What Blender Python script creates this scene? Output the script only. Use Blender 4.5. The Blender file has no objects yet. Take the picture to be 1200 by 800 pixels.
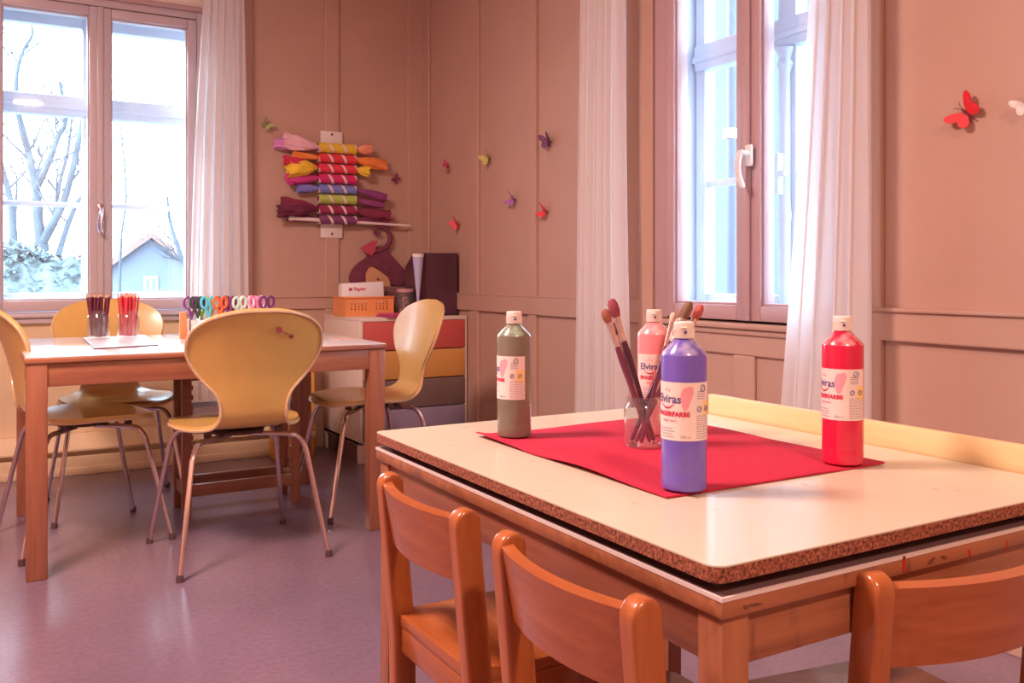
import bpy, bmesh, math, random
from math import sin, cos, pi, radians, sqrt
from mathutils import Vector, Matrix
random.seed(7)
S = bpy.context.scene
COL = S.collection

# ------------------------------------------------------------------ camera maths
YAW = radians(30.2); F = 1065.0; CH = 0.92; HZ = 322.0
RX, RY = cos(YAW), -sin(YAW)
FX, FY = sin(YAW), cos(YAW)
def at(px, py, X=None, Y=None, z=None):
    """point of the room seen at a place of the photograph, on a known wall or height"""
    t = (px-600)/F; s = (HZ-py)/F
    dx, dy = RX*t+FX, RY*t+FY
    if X is not None: d = X/dx
    elif Y is not None: d = Y/dy
    else: d = (z-CH)/s
    return Vector((dx*d, dy*d, CH+s*d))

WA = 4.73      # window wall with the paper rack (plane Y)
WB = 2.17      # wall with the butterflies (plane X)

# ------------------------------------------------------------------ materials
def new_mat(name):
    m = bpy.data.materials.new(name); m.use_nodes = True
    nt = m.node_tree; b = nt.nodes['Principled BSDF']
    return m, nt, b
def mat(name, col, rough=0.5, metal=0.0, noise=0.0, nscale=8.0, stretch=(1,1,1), bump=0.0, coat=0.0, spec=0.5, trans=0.0, col2=None):
    m, nt, b = new_mat(name)
    b.inputs['Base Color'].default_value = (*col, 1)
    b.inputs['Roughness'].default_value = rough
    b.inputs['Metallic'].default_value = metal
    b.inputs['Specular IOR Level'].default_value = spec
    b.inputs['Coat Weight'].default_value = coat
    b.inputs['Coat Roughness'].default_value = 0.12
    b.inputs['Transmission Weight'].default_value = trans
    if noise > 0 or col2 or bump > 0:
        tc = nt.nodes.new('ShaderNodeTexCoord'); mp = nt.nodes.new('ShaderNodeMapping')
        mp.inputs['Scale'].default_value = stretch
        nz = nt.nodes.new('ShaderNodeTexNoise'); nz.inputs['Scale'].default_value = nscale
        nz.inputs['Detail'].default_value = 5
        nt.links.new(tc.outputs['Object'], mp.inputs[0]); nt.links.new(mp.outputs[0], nz.inputs['Vector'])
        mx = nt.nodes.new('ShaderNodeMix'); mx.data_type = 'RGBA'
        c2 = col2 or tuple(max(0, c*(1-noise)) for c in col)
        c1 = col if col2 else tuple(min(1, c*(1+noise*0.6)) for c in col)
        mx.inputs[6].default_value = (*c1, 1); mx.inputs[7].default_value = (*c2, 1)
        rp = nt.nodes.new('ShaderNodeMapRange'); rp.inputs[1].default_value = 0.3; rp.inputs[2].default_value = 0.7
        nt.links.new(nz.outputs['Fac'], rp.inputs[0])
        nt.links.new(rp.outputs[0], mx.inputs[0]); nt.links.new(mx.outputs[2], b.inputs['Base Color'])
        if bump > 0:
            bp = nt.nodes.new('ShaderNodeBump'); bp.inputs['Strength'].default_value = bump; bp.inputs['Distance'].default_value = 0.002
            nt.links.new(nz.outputs['Fac'], bp.inputs['Height']); nt.links.new(bp.outputs[0], b.inputs['Normal'])
    return m
def wood(name, c1, c2, axis='x', scale=6.0, rough=0.35, coat=0.25):
    """wood with long grain along one axis of the object"""
    m, nt, b = new_mat(name)
    tc = nt.nodes.new('ShaderNodeTexCoord'); mp = nt.nodes.new('ShaderNodeMapping')
    st = {'x': (0.12, 1.6, 1.6), 'y': (1.6, 0.12, 1.6), 'z': (1.6, 1.6, 0.12)}[axis]
    mp.inputs['Scale'].default_value = st
    nz = nt.nodes.new('ShaderNodeTexNoise'); nz.inputs['Scale'].default_value = scale*3; nz.inputs['Detail'].default_value = 6
    nz.inputs['Distortion'].default_value = 1.2
    n2 = nt.nodes.new('ShaderNodeTexNoise'); n2.inputs['Scale'].default_value = scale*14; n2.inputs['Detail'].default_value = 3
    ad = nt.nodes.new('ShaderNodeMath'); ad.operation = 'ADD'
    ml = nt.nodes.new('ShaderNodeMath'); ml.operation = 'MULTIPLY'; ml.inputs[1].default_value = 0.45
    rp = nt.nodes.new('ShaderNodeMapRange'); rp.inputs[1].default_value = 0.5; rp.inputs[2].default_value = 0.95
    mx = nt.nodes.new('ShaderNodeMix'); mx.data_type = 'RGBA'
    mx.inputs[6].default_value = (*c1, 1); mx.inputs[7].default_value = (*c2, 1)
    L = nt.links.new
    L(tc.outputs['Object'], mp.inputs[0]); L(mp.outputs[0], nz.inputs['Vector']); L(mp.outputs[0], n2.inputs['Vector'])
    L(n2.outputs['Fac'], ml.inputs[0]); L(nz.outputs['Fac'], ad.inputs[0]); L(ml.outputs[0], ad.inputs[1])
    L(ad.outputs[0], rp.inputs[0]); L(rp.outputs[0], mx.inputs[0]); L(mx.outputs[2], b.inputs['Base Color'])
    b.inputs['Roughness'].default_value = rough; b.inputs['Coat Weight'].default_value = coat; b.inputs['Coat Roughness'].default_value = 0.15
    return m
def glass_mat(name, tint=(1,1,1), refl=1.0, haze=None, hz=0.0):
    m = bpy.data.materials.new(name); m.use_nodes = True; nt = m.node_tree; nt.nodes.clear()
    out = nt.nodes.new('ShaderNodeOutputMaterial'); tr = nt.nodes.new('ShaderNodeBsdfTransparent'); tr.inputs[0].default_value = (*tint, 1)
    gl = nt.nodes.new('ShaderNodeBsdfGlossy'); gl.inputs['Roughness'].default_value = 0.02; gl.inputs[0].default_value = (1,1,1,1)
    # Schlick reflectance from the facing angle (the same from both sides of the thin sheet)
    fr = nt.nodes.new('ShaderNodeLayerWeight'); fr.inputs[0].default_value = 0.5
    pw = nt.nodes.new('ShaderNodeMath'); pw.operation = 'POWER'; pw.inputs[1].default_value = 5.0
    ml = nt.nodes.new('ShaderNodeMath'); ml.operation = 'MULTIPLY_ADD'; ml.inputs[1].default_value = 0.8*refl; ml.inputs[2].default_value = 0.035*refl; ml.use_clamp = True
    mx = nt.nodes.new('ShaderNodeMixShader'); L = nt.links.new
    L(fr.outputs['Facing'], pw.inputs[0]); L(pw.outputs[0], ml.inputs[0]); L(ml.outputs[0], mx.inputs[0])
    if haze:
        df = nt.nodes.new('ShaderNodeBsdfDiffuse'); df.inputs[0].default_value = (*haze, 1)
        m2 = nt.nodes.new('ShaderNodeMixShader'); m2.inputs[0].default_value = hz
        L(tr.outputs[0], m2.inputs[1]); L(df.outputs[0], m2.inputs[2]); L(m2.outputs[0], mx.inputs[1])
    else: L(tr.outputs[0], mx.inputs[1])
    L(gl.outputs[0], mx.inputs[2]); L(mx.outputs[0], out.inputs[0])
    return m
def cloth_mat(name, col, transl=0.5, transp=0.1):
    m = bpy.data.materials.new(name); m.use_nodes = True; nt = m.node_tree; nt.nodes.clear(); L = nt.links.new
    out = nt.nodes.new('ShaderNodeOutputMaterial'); d = nt.nodes.new('ShaderNodeBsdfDiffuse'); t = nt.nodes.new('ShaderNodeBsdfTranslucent')
    p = nt.nodes.new('ShaderNodeBsdfTransparent'); d.inputs[0].default_value = (*col, 1); t.inputs[0].default_value = (*col, 1)
    m1 = nt.nodes.new('ShaderNodeMixShader'); m1.inputs[0].default_value = transl
    m2 = nt.nodes.new('ShaderNodeMixShader'); m2.inputs[0].default_value = transp
    L(d.outputs[0], m1.inputs[1]); L(t.outputs[0], m1.inputs[2]); L(m1.outputs[0], m2.inputs[1]); L(p.outputs[0], m2.inputs[2]); L(m2.outputs[0], out.inputs[0])
    return m

M = {}
M['wall'] = mat('painted_panelling', (0.55, 0.345, 0.27), 0.5, noise=0.05, nscale=3, bump=0.05)  # the pink haze in the room is mixed into this wall colour
M['wall_cream'] = mat('cream_paint', (0.74, 0.55, 0.36), 0.5, noise=0.05, nscale=4)
M['frame'] = mat('window_paint', (0.52, 0.35, 0.37), 0.4, noise=0.03)
M['frame_a'] = mat('window_paint_pale', (0.55, 0.46, 0.50), 0.4, noise=0.03)
M['frame_out'] = mat('outer_window_paint', (0.66, 0.74, 0.86), 0.5, noise=0.03)
M['ceiling'] = mat('ceiling_paint', (0.80, 0.70, 0.62), 0.7, noise=0.03)
M['gap'] = mat('shadow_gap', (0.08, 0.04, 0.04), 0.8)
M['glass'] = glass_mat('window_glass', (0.97, 0.99, 1.0), 0.9)
M['jar'] = glass_mat('jar_glass', (0.93, 0.95, 0.96), 1.6, haze=(0.9, 0.85, 0.88), hz=0.03)
M['chrome'] = mat('chrome', (0.72, 0.62, 0.62), 0.16, metal=1.0)
M['foot'] = mat('dark_rubber', (0.10, 0.05, 0.05), 0.6)
M['plastic_white'] = mat('white_plastic', (0.85, 0.82, 0.80), 0.35)
M['curtain'] = cloth_mat('sheer_white_curtain', (0.96, 0.94, 0.95), 0.50, 0.08)
M['yellow'] = mat('yellow_lacquer', (0.64, 0.38, 0.105), 0.32, coat=0.3, noise=0.03, nscale=30, stretch=(1,1,0.1))
M['ply'] = wood('plywood_edge', (0.74, 0.52, 0.30), (0.58, 0.36, 0.20), 'x', 30)

def floor_material():
    m, nt, b = new_mat('linoleum')
    tc = nt.nodes.new('ShaderNodeTexCoord'); n1 = nt.nodes.new('ShaderNodeTexNoise'); n1.inputs['Scale'].default_value = 1.3; n1.inputs['Detail'].default_value = 4
    n2 = nt.nodes.new('ShaderNodeTexNoise'); n2.inputs['Scale'].default_value = 60; n2.inputs['Detail'].default_value = 6
    mx = nt.nodes.new('ShaderNodeMix'); mx.data_type = 'RGBA'; mx.inputs[6].default_value = (0.25, 0.16, 0.215, 1); mx.inputs[7].default_value = (0.17, 0.11, 0.15, 1)
    rp = nt.nodes.new('ShaderNodeMapRange'); rp.inputs[1].default_value = 0.3; rp.inputs[2].default_value = 0.7
    m2 = nt.nodes.new('ShaderNodeMix'); m2.data_type = 'RGBA'; m2.blend_type = 'MULTIPLY'; m2.inputs[0].default_value = 0.35
    r2 = nt.nodes.new('ShaderNodeMapRange'); r2.inputs[1].default_value = 0.3; r2.inputs[2].default_value = 0.7; r2.inputs[3].default_value = 0.6; r2.inputs[4].default_value = 1.1
    r3 = nt.nodes.new('ShaderNodeMapRange'); r3.inputs[3].default_value = 0.16; r3.inputs[4].default_value = 0.32
    L = nt.links.new
    L(tc.outputs['Object'], n1.inputs['Vector']); L(tc.outputs['Object'], n2.inputs['Vector'])
    L(n1.outputs['Fac'], rp.inputs[0]); L(rp.outputs[0], mx.inputs[0]); L(mx.outputs[2], m2.inputs[6]); L(n2.outputs['Fac'], r2.inputs[0]); L(r2.outputs[0], m2.inputs[7])
    L(m2.outputs[2], b.inputs['Base Color']); L(n1.outputs['Fac'], r3.inputs[0]); L(r3.outputs[0], b.inputs['Roughness'])
    b.inputs['Specular IOR Level'].default_value = 0.6
    return m
M['floor'] = floor_material()

# ------------------------------------------------------------------ mesh helpers
class MB:
    def __init__(s, mtx=None): s.bm = bmesh.new(); s.m = mtx or Matrix.Identity(4); s.mi = 0
    def _add(s, verts, faces):
        vs = [s.bm.verts.new(s.m @ Vector(v)) for v in verts]
        for f in faces:
            try:
                fc = s.bm.faces.new([vs[i] for i in f]); fc.material_index = s.mi
            except ValueError: pass
        return vs
    def merge(s, b2):
        vm = {}
        for v in b2.verts: vm[v] = s.bm.verts.new(s.m @ v.co)
        for f in b2.faces:
            nf = s.bm.faces.new([vm[v] for v in f.verts]); nf.material_index = s.mi
        b2.free()
    def box(s, a, b, bev=0.0, seg=2, rot=None, pivot=None):
        b2 = bmesh.new(); bmesh.ops.create_cube(b2, size=1)
        a = Vector(a); b = Vector(b); c = (a+b)/2; d = b-a
        for v in b2.verts: v.co = Vector((v.co.x*d.x, v.co.y*d.y, v.co.z*d.z))+c
        if bev > 0: bmesh.ops.bevel(b2, geom=b2.edges[:], offset=min(bev, min(abs(x) for x in d)*0.45), segments=seg, profile=0.5, affect='EDGES')
        if rot is not None:
            p = Vector(pivot) if pivot is not None else c
            for v in b2.verts: v.co = rot @ (v.co-p) + p
        s.merge(b2); return s
    def lathe(s, prof, c=(0,0,0), n=32, caps=True, axis='z'):
        c = Vector(c); rings = []; vs = []
        for r, h in prof:
            for i in range(n):
                a = 2*pi*i/n
                p = Vector((r*cos(a), r*sin(a), h))
                if axis == 'x': p = Vector((h, r*cos(a), r*sin(a)))
                if axis == 'y': p = Vector((r*sin(a), h, r*cos(a)))
                vs.append(c+p)
        fs = []
        for k in range(len(prof)-1):
            for i in range(n):
                j = (i+1) % n; fs.append((k*n+i, k*n+j, (k+1)*n+j, (k+1)*n+i))
        if caps:
            fs.append(tuple(range(n-1, -1, -1))); fs.append(tuple((len(prof)-1)*n+i for i in range(n)))
        s._add(vs, fs); return s
    def tube(s, pts, r, n=10, caps=True, flat=1.0):
        pts = [Vector(p) for p in pts]; N = len(pts)
        rs = r if isinstance(r, (list, tuple)) else [r]*N
        vs = []; up = None
        for i, p in enumerate(pts):
            t = (pts[min(i+1, N-1)]-pts[max(i-1, 0)]).normalized()
            if up is None: up = Vector((0,0,1)) if abs(t.z) < 0.9 else Vector((1,0,0))
            x = t.cross(up).normalized(); y = x.cross(t).normalized(); up = y
            for k in range(n):
                a = 2*pi*k/n; vs.append(p + x*cos(a)*rs[i] + y*sin(a)*rs[i]*flat)
        fs = []
        for i in range(N-1):
            for k in range(n):
                j = (k+1) % n; fs.append((i*n+k, i*n+j, (i+1)*n+j, (i+1)*n+k))
        if caps: fs.append(tuple(range(n-1, -1, -1))); fs.append(tuple((N-1)*n+k for k in range(n)))
        s._add(vs, fs); return s
    def prism(s, poly, h, o=(0,0,0), u=(1,0,0), v=(0,0,1), w=(0,1,0)):
        """polygon in the u-v plane, extruded by h along w"""
        o = Vector(o); u = Vector(u); v = Vector(v); w = Vector(w); n = len(poly)
        vs = [o+u*a+v*b for a, b in poly]+[o+u*a+v*b+w*h for a, b in poly]
        fs = [tuple(range(n)), tuple(range(2*n-1, n-1, -1))]+[(i, (i+1) % n, n+(i+1) % n, n+i) for i in range(n)]
        s._add(vs, fs); return s
    def grid(s, f, nu, nv, thick=None):
        """surface f(i/nu, j/nv); with thick a second skin and rims"""
        vs = [Vector(f(i/nu, j/nv)) for j in range(nv+1) for i in range(nu+1)]
        W = nu+1; fs = [(j*W+i, j*W+i+1, (j+1)*W+i+1, (j+1)*W+i) for j in range(nv) for i in range(nu)]
        if thick:
            nr = [Vector((0,0,0)) for _ in vs]
            for q in fs:
                k = (vs[q[2]]-vs[q[0]]).cross(vs[q[3]]-vs[q[1]])
                for i in q: nr[i] += k
            n0 = len(vs); vs2 = [v-n.normalized()*thick if n.length > 1e-12 else v for v, n in zip(vs, nr)]
            fs2 = [tuple(n0+i for i in reversed(q)) for q in fs]
            rim = [j*W for j in range(nv+1)]
            b = [i for i in range(W)]+[j*W+nu for j in range(1, nv+1)]+[nv*W+i for i in range(nu-1, -1, -1)]+[j*W for j in range(nv-1, 0, -1)]
            fs3 = [(b[(k+1) % len(b)], b[k], n0+b[k], n0+b[(k+1) % len(b)]) for k in range(len(b))]
            vs = vs+vs2; fs = fs+fs2+fs3
        s._add(vs, fs); return s
    def build(s, name, m, parent=None, smooth=35, loc=None):
        me = bpy.data.meshes.new(name)
        bmesh.ops.recalc_face_normals(s.bm, faces=s.bm.faces[:])
        s.bm.to_mesh(me); s.bm.free()
        for x in (m if isinstance(m, (list, tuple)) else [m]): me.materials.append(x)
        if smooth:
            me.polygons.foreach_set('use_smooth', [True]*len(me.polygons)); me.set_sharp_from_angle(angle=radians(smooth))
        o = bpy.data.objects.new(name, me); COL.objects.link(o)
        if parent: o.parent = parent
        if loc: o.location = loc
        return o

def tag(o, label=None, cat=None, group=None, kind=None):
    if label: o['label'] = label
    if cat: o['category'] = cat
    if group: o['group'] = group
    if kind: o['kind'] = kind
    return o
def thing(name, label, cat, loc=(0,0,0), rz=0, group=None):
    o = bpy.data.objects.new(name, None); COL.objects.link(o); o.empty_display_size = 0.05
    o.location = loc; o.rotation_euler = (0,0,rz)
    return tag(o, label, cat, group)
def struct(o): o['kind'] = 'structure'; return o
def copy_tree(o, parent=None):
    c = o.copy(); COL.objects.link(c)
    if parent: c.parent = parent
    for ch in list(o.children):
        copy_tree(ch, c)
    return c
def copy_thing(src, label, loc, rz=0, group=None):
    c = copy_tree(src); c['label'] = label; c.location = loc; c.rotation_euler = (0,0,rz)
    if group: c['group'] = group
    return c
def spline(P, n):
    """Catmull-Rom through tuples"""
    out = []
    for i in range(len(P)-1):
        p0, p1, p2, p3 = P[max(i-1, 0)], P[i], P[i+1], P[min(i+2, len(P)-1)]
        for k in range(n):
            t = k/n
            out.append(tuple(0.5*((2*b)+(-a+c)*t+(2*a-5*b+4*c-d)*t*t+(-a+3*b-3*c+d)*t**3) for a, b, c, d in zip(p0, p1, p2, p3)))
    out.append(tuple(P[-1])); return out
def noisev(x, y=0.0, z=0.0):
    from mathutils import noise
    return noise.noise(Vector((x, y, z)))

# ------------------------------------------------------------------ room shell
CEIL = 2.75; XL = -2.4; YB = -1.9; TH = 0.24
struct(MB().box((XL-TH, YB-TH, -0.1), (WB+TH, WA+TH, 0)).build('floor', M['floor'], smooth=0))
struct(MB().box((XL-TH, YB-TH, CEIL), (WB+TH, WA+TH, CEIL+0.1)).build('ceiling', M['ceiling'], smooth=0))
struct(MB().box((XL-TH, YB-TH, 0), (XL, WA+TH, CEIL)).build('wall_left', M['wall'], smooth=0))
struct(MB().box((XL, YB-TH, 0), (WB+TH, YB, CEIL)).build('wall_front', M['wall'], smooth=0))

A0, A1, AZ0, AZ1 = -0.045, 1.0, 0.735, 2.235       # opening of window_1
B0, B1, BZ0, BZ1 = 1.725, 2.655, 0.765, 2.235      # opening of window_2
R = 0.012                                         # how far stiles stand proud
w = MB()
w.box((XL, WA, 0), (A0, WA+TH, CEIL)).box((A1, WA, 0), (WB+TH, WA+TH, CEIL)).box((A0, WA, 0), (A1, WA+TH, AZ0)).box((A0, WA, AZ1), (A1, WA+TH, CEIL))
_c = [0]
def RR(): _c[0] += 1; return R+0.00035*(_c[0] % 24)
def stileA(x0, x1, z0, z1): w.box((x0, WA-RR(), z0), (x1, WA+0.001, z1), 0.005)
def gx(px, y=300): return at(px, y, Y=WA).x
zr0, zr1 = at(360, 362, Y=WA).z, at(360, 347.5, Y=WA).z
stileA(gx(380), gx(397), zr1, CEIL); stileA(gx(477), WB, zr1, CEIL); stileA(A1+0.02, gx(296), 0.12, CEIL)
stileA(A1+0.02, WB, zr0, zr1); stileA(gx(380), gx(397), 0.1, zr0); stileA(gx(477), WB, 0.1, zr0)
stileA(XL, A0-0.02, zr0, zr1)
for x in (-2.2, -1.6, -0.9, -0.3): stileA(x, x+0.08, 0.1, CEIL)
struct(w.build('wall_back', M['wall'], smooth=0))
w = MB()
w.box((WB, YB, 0), (WB+TH, B0, CEIL)).box((WB, B1, 0), (WB+TH, WA, CEIL)).box((WB, B0, 0), (WB+TH, B1, BZ0)).box((WB, B0, BZ1), (WB+TH, B1, CEIL))
def stileB(y0, y1, z0, z1): w.box((WB-RR(), min(y0, y1), z0), (WB+0.001, max(y0, y1), z1), 0.005)
def gy(px): return at(px, 300, X=WB).y
dz0, dz1 = 0.738, 0.822
stileB(gy(492), gy(505), 0.1, CEIL)
for a, b in ((553, 563), (622, 631)): stileB(gy(a), gy(b), dz1, CEIL); stileB(gy(a), gy(b), 0.1, dz0)
stileB(WA-0.02, B1+0.01, dz0, dz1); stileB(B0-0.01, YB, dz0, dz1)
stileB(gy(679), gy(692), 0.1, CEIL); stileB(gy(752), B1+0.005, 0.1, CEIL)
stileB(B0-0.005, B0-0.06, 0.1, CEIL)
for y in (0.62, -0.1, -0.9): stileB(y, y+0.06, 0.1, CEIL)
# panels below window_2
stileB(B0, B1, 0.655, 0.742)
for a, b in ((775, 790), (862, 887), (955, 975)): stileB(gy(a), gy(b), 0.1, 0.655)
struct(w.build('wall_right', M['wall'], smooth=0))
# dado mouldings
t = MB(); t.box((WB-0.028, YB, dz1-0.004), (WB, B0-0.03, dz1+0.008), 0.004); t.box((WB-0.02, B1+0.02, dz1-0.004), (WB, WA, dz1+0.004), 0.002)
struct(t.build('trim_1', M['wall']))
t = MB(); t.box((A1+0.03, WA-0.02, zr1-0.004), (WB, WA, zr1+0.004), 0.002)
struct(t.build('trim_2', M['wall']))
# skirting, heating duct along the window wall with a sloped cream cover
t = MB()
XC = 1.50
t.prism([(0, 0.11), (0.0, 0.118), (-0.05, 0.185), (-0.11, 0.185), (-0.11, 0.11)], XC-XL, o=(XL, WA-0.115, 0), u=(0, -1, 0), v=(0, 0, 1), w=(1, 0, 0))
struct(t.build('trim_3', M['wall_cream'], smooth=0))
t = MB(); t.box((XL, WA-0.075, 0), (XC, WA, 0.11)); t.box((XL, WA-0.105, 0), (XC, WA-0.07, 0.085), 0.004); t.box((XL, WA-0.115, 0), (XC, WA-0.1, 0.035), 0.004)
struct(t.build('baseboard_back', M['wall_cream']))
t = MB(); t.box((WB-0.02, YB, 0), (WB, 4.15, 0.1), 0.004)
struct(t.build('baseboard_right', M['wall']))
# under-window beige face on the window wall
struct(MB().box((A0-0.1, WA-0.006, 0.185), (A1+0.16, WA, AZ0-0.035)).build('trim_4', M['wall_cream'], smooth=0))

# ------------------------------------------------------------------ windows
def pane(mb, a, b): mb.box(a, b); return mb
def build_window(name, mtx, U0, U1, Z0, Z1, gl, gr, gz0, gz1, mi, mo, hz, outer):
    """u across, v outward, z up.  gl, gr: glass spans of the two sashes"""
    root = bpy.data.objects.new(name, None); COL.objects.link(root); struct(root)
    f = MB(mtx); D0, D1 = -0.012, 0.05
    for a, b in (((U0, D0, Z0), (gl[0]-0.045, D1, Z1)), ((gr[1]+0.045, D0, Z0), (U1, D1, Z1)), ((gl[0]-0.045, D0, gz1+0.05), (gr[1]+0.045, D1, Z1)), ((gl[0]-0.045, D0, Z0), (gr[1]+0.045, D1, gz0-0.055))): f.box(a, b, 0.004)
    f.build('window_frame', mi, root)
    cen = (gl[1]+gr[0])/2
    for k, (g0, g1) in enumerate((gl, gr)):
        s = MB(mtx); a0 = g0-0.043 if k == 0 else cen+0.001; a1 = cen-0.001 if k == 0 else g1+0.043
        E0 = -0.022 if k == 0 else -0.018; E1 = 0.04
        s.box((a0, E0, gz0-0.05), (g0, E1, gz1+0.045), 0.005); s.box((g1, E0, gz0-0.05), (a1, E1, gz1+0.045), 0.005)
        s.box((g0, E0, gz0-0.05), (g1, E1, gz0), 0.005); s.box((g0, E0, gz1), (g1, E1, gz1+0.045), 0.005)
        # glazing bead
        for a, b in (((g0, E0+0.012, gz0), (g0+0.007, E1, gz1)), ((g1-0.007, E0+0.012, gz0), (g1, E1, gz1)), ((g0+0.007, E0+0.012, gz0), (g1-0.007, E1, gz0+0.008)), ((g0+0.007, E0+0.012, gz1-0.008), (g1-0.007, E1, gz1))): s.box((a[0]+0.0002, a[1], a[2]+0.0002), (b[0]-0.0002, b[1]-0.001, b[2]-0.0002), 0.002)
        so = s.build('sash', mi, root)
        MB(mtx).box((g0, 0.010, gz0), (g1, 0.014, gz1)).build('pane', M['glass'], so, smooth=0)
    s = MB(mtx); s.box((cen-0.014, -0.03, gz0-0.05), (cen+0.014, -0.018, gz1+0.045), 0.004); s.build('meeting_bar', mi, root)
    # handle
    hc = cen+(0.022 if name == 'window_2' else 0.0); cen_, cen = cen, hc
    h = MB(mtx); h.box((cen-0.014, -0.042, hz-0.035), (cen+0.014, -0.03, hz+0.035), 0.005)
    h.lathe([(0.010, 0), (0.010, -0.035), (0.008, -0.038)], c=mtx.inverted() @ (mtx @ Vector((cen, -0.038, hz+0.006))), n=16, axis='y')
    pts = spline([(cen, -0.072, hz+0.012), (cen-0.006, -0.078, hz-0.02), (cen-0.010, -0.074, hz-0.055), (cen-0.006, -0.068, hz-0.085), (cen+0.003, -0.066, hz-0.105)], 5)
    h.tube(pts, [0.010]*(len(pts)-3)+[0.009, 0.008, 0.006], 10)
    h.build('window_handle', M['plastic_white'] if name == 'window_2' else M['chrome'], root)
    # lining between the two window layers
    r = MB(mtx); V1 = 0.24
    r.box((U0-0.02, 0.05, Z0-0.02), (U0+0.004, V1, Z1+0.02)).box((U1-0.004, 0.05, Z0-0.02), (U1+0.02, V1, Z1+0.02)).box((U0, 0.05, Z0-0.02), (U1, V1+0.05, Z0+0.02)).box((U0, 0.05, Z1-0.01), (U1, V1, Z1+0.02))
    r.build('lining', mo, root, smooth=0)
    # outer casements
    q = MB(mtx); o0, o1 = outer; V = 0.18; Vb = 0.235; zt0, zt1 = 1.69, 1.79
    q.box((o0, V, Z0), (o0+0.05, Vb, Z1), 0.006).box((o1-0.05, V, Z0), (o1, Vb, Z1), 0.006)
    oc = (o0+o1)/2
    for qa, qb in ((o0+0.05, oc-0.04), (oc+0.04, o1-0.05)):
        q.box((qa, V, Z0), (qb, Vb, gz0+0.03), 0.006).box((qa, V, gz1-0.02), (qb, Vb, Z1), 0.006)
    q.box((o0, V-0.012, zt0), (o1, Vb, zt1), 0.01).box((o0, V-0.022, zt0+0.03), (o1, V, zt0+0.055), 0.006)
    q.box((o0, V+0.015, 1.250), (o1, Vb-0.01, 1.274), 0.004)
    oc = (o0+o1)/2
    q.box((oc-0.04, V, Z0), (oc+0.04, Vb, Z1), 0.006)
    q.lathe([(0.022, 0.80), (0.022, 1.10), (0.027, 1.12), (0.022, 1.14), (0.020, 1.60), (0.030, 1.63), (0.022, 1.65), (0.034, 1.685)], c=(oc, V-0.006, 0), n=20)
    q.box((oc-0.008, V-0.05, 1.19), (oc+0.008, V-0.02, 1.33), 0.004).box((oc-0.03, V-0.045, 1.25), (oc+0.03, V-0.03, 1.27), 0.004)
    qo = q.build('outer_frame', mo, root)
    MB(mtx).box((o0+0.05, V+0.026, gz0+0.03), (oc-0.04, V+0.030, gz1-0.02)).build('pane', M['glass'], qo, smooth=0)
    MB(mtx).box((oc+0.04, V+0.026, gz0+0.03), (o1-0.05, V+0.030, gz1-0.02)).build('pane', M['glass'], qo, smooth=0)
    return root
mA = Matrix.Translation((0, WA, 0))
w1 = build_window('window_1', mA, A0, A1, AZ0, AZ1, (0.073, 0.433), (0.529, 0.878), 0.803, 2.145, M['frame_a'], M['frame_out'], 1.22, (-0.03, 0.955))
mB = Matrix(((0, 1, 0, WB), (-1, 0, 0, 0), (0, 0, 1, 0), (0, 0, 0, 1)))     # u=-Y, v=+X
w2 = build_window('window_2', mB, -B1, -B0, BZ0, BZ1, (-2.535, -2.221), (-2.118, -1.835), 0.82, 2.145, M['frame'], M['frame_out'], 1.305, (-2.645, -1.735))
# sills and head mouldings
t = MB(); t.box((A0-0.03, WA-0.045, AZ0-0.012), (A1+0.03, WA+0.01, AZ0+0.006), 0.005); t.box((A0-0.02, WA-0.03, AZ0-0.04), (A1+0.02, WA, AZ0-0.012), 0.006)
t.build('window_sill', M['frame_a'], w1)
t = MB(); t.box((A0-0.02, WA-0.03, AZ1-0.005), (A1+0.02, WA, AZ1+0.02), 0.005)
t.build('head_moulding', M['frame'], w1)
MB().box((A0-0.02, WA-0.02, AZ1+0.02), (A1+0.02, WA, AZ1+0.16), 0.004).build('head_board', M['ceiling'], w1)
t = MB(); t.box((WB-0.035, B0-0.02, 0.742), (WB+0.01, B1-0.03, 0.762), 0.006); t.box((WB-0.022, B0-0.01, 0.722), (WB, B1-0.03, 0.742), 0.006)
t.build('window_sill', M['wall'], w2)

# ------------------------------------------------------------------ curtains
def curtain(name, label, fn, nu, nv, rings):
    root = thing(name, label, 'curtain')
    MB().grid(fn, nu, nv).build('fabric', M['curtain'], root, smooth=80)
    return root
ZT = 2.50
def fA(u, v):
    z = ZT-(ZT-0.21)*v
    xl = 0.862+0.085*(1-v)**2; xr = 1.125+0.022*v
    ph = u*2*pi*5.5+0.5*sin(v*3)
    amp = 0.020*(0.7+0.6*v)*(1+0.3*sin(u*17))
    x = xl+(xr-xl)*u + 0.008*sin(ph*2)
    return (x, 4.60+amp*sin(ph)+0.006*sin(u*40+v*2), z)
cA = curtain('curtain', 'sheer white curtain hanging right of the window with the bare trees', fA, 120, 30, 6)
def fB1(u, v):
    z = ZT-(ZT-0.03)*v
    y0 = 2.68+0.02*sin(v*4); y1 = 2.955+0.055*v
    ph = u*2*pi*5+0.6*sin(v*2.5)
    amp = 0.024*(0.7+0.5*v)*(1+0.3*sin(u*13))
    return (2.045+amp*sin(ph), y0+(y1-y0)*u+0.008*sin(2*ph), z)
cB1 = curtain('curtain', 'sheer white curtain between the butterfly wall and the handled window', fB1, 110, 30, 6)
def fB2(u, v):
    z = ZT-(ZT-0.03)*v
    y0 = 1.625; y1 = 1.77+0.10*v+0.10*v*v
    ph = u*2*pi*4.5+0.5*sin(v*2.2)
    amp = 0.024*(0.6+0.6*v)*(1+0.3*sin(u*11+1))
    return (2.045+amp*sin(ph), y0+(y1-y0)*u+0.008*sin(2*ph), z)
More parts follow.
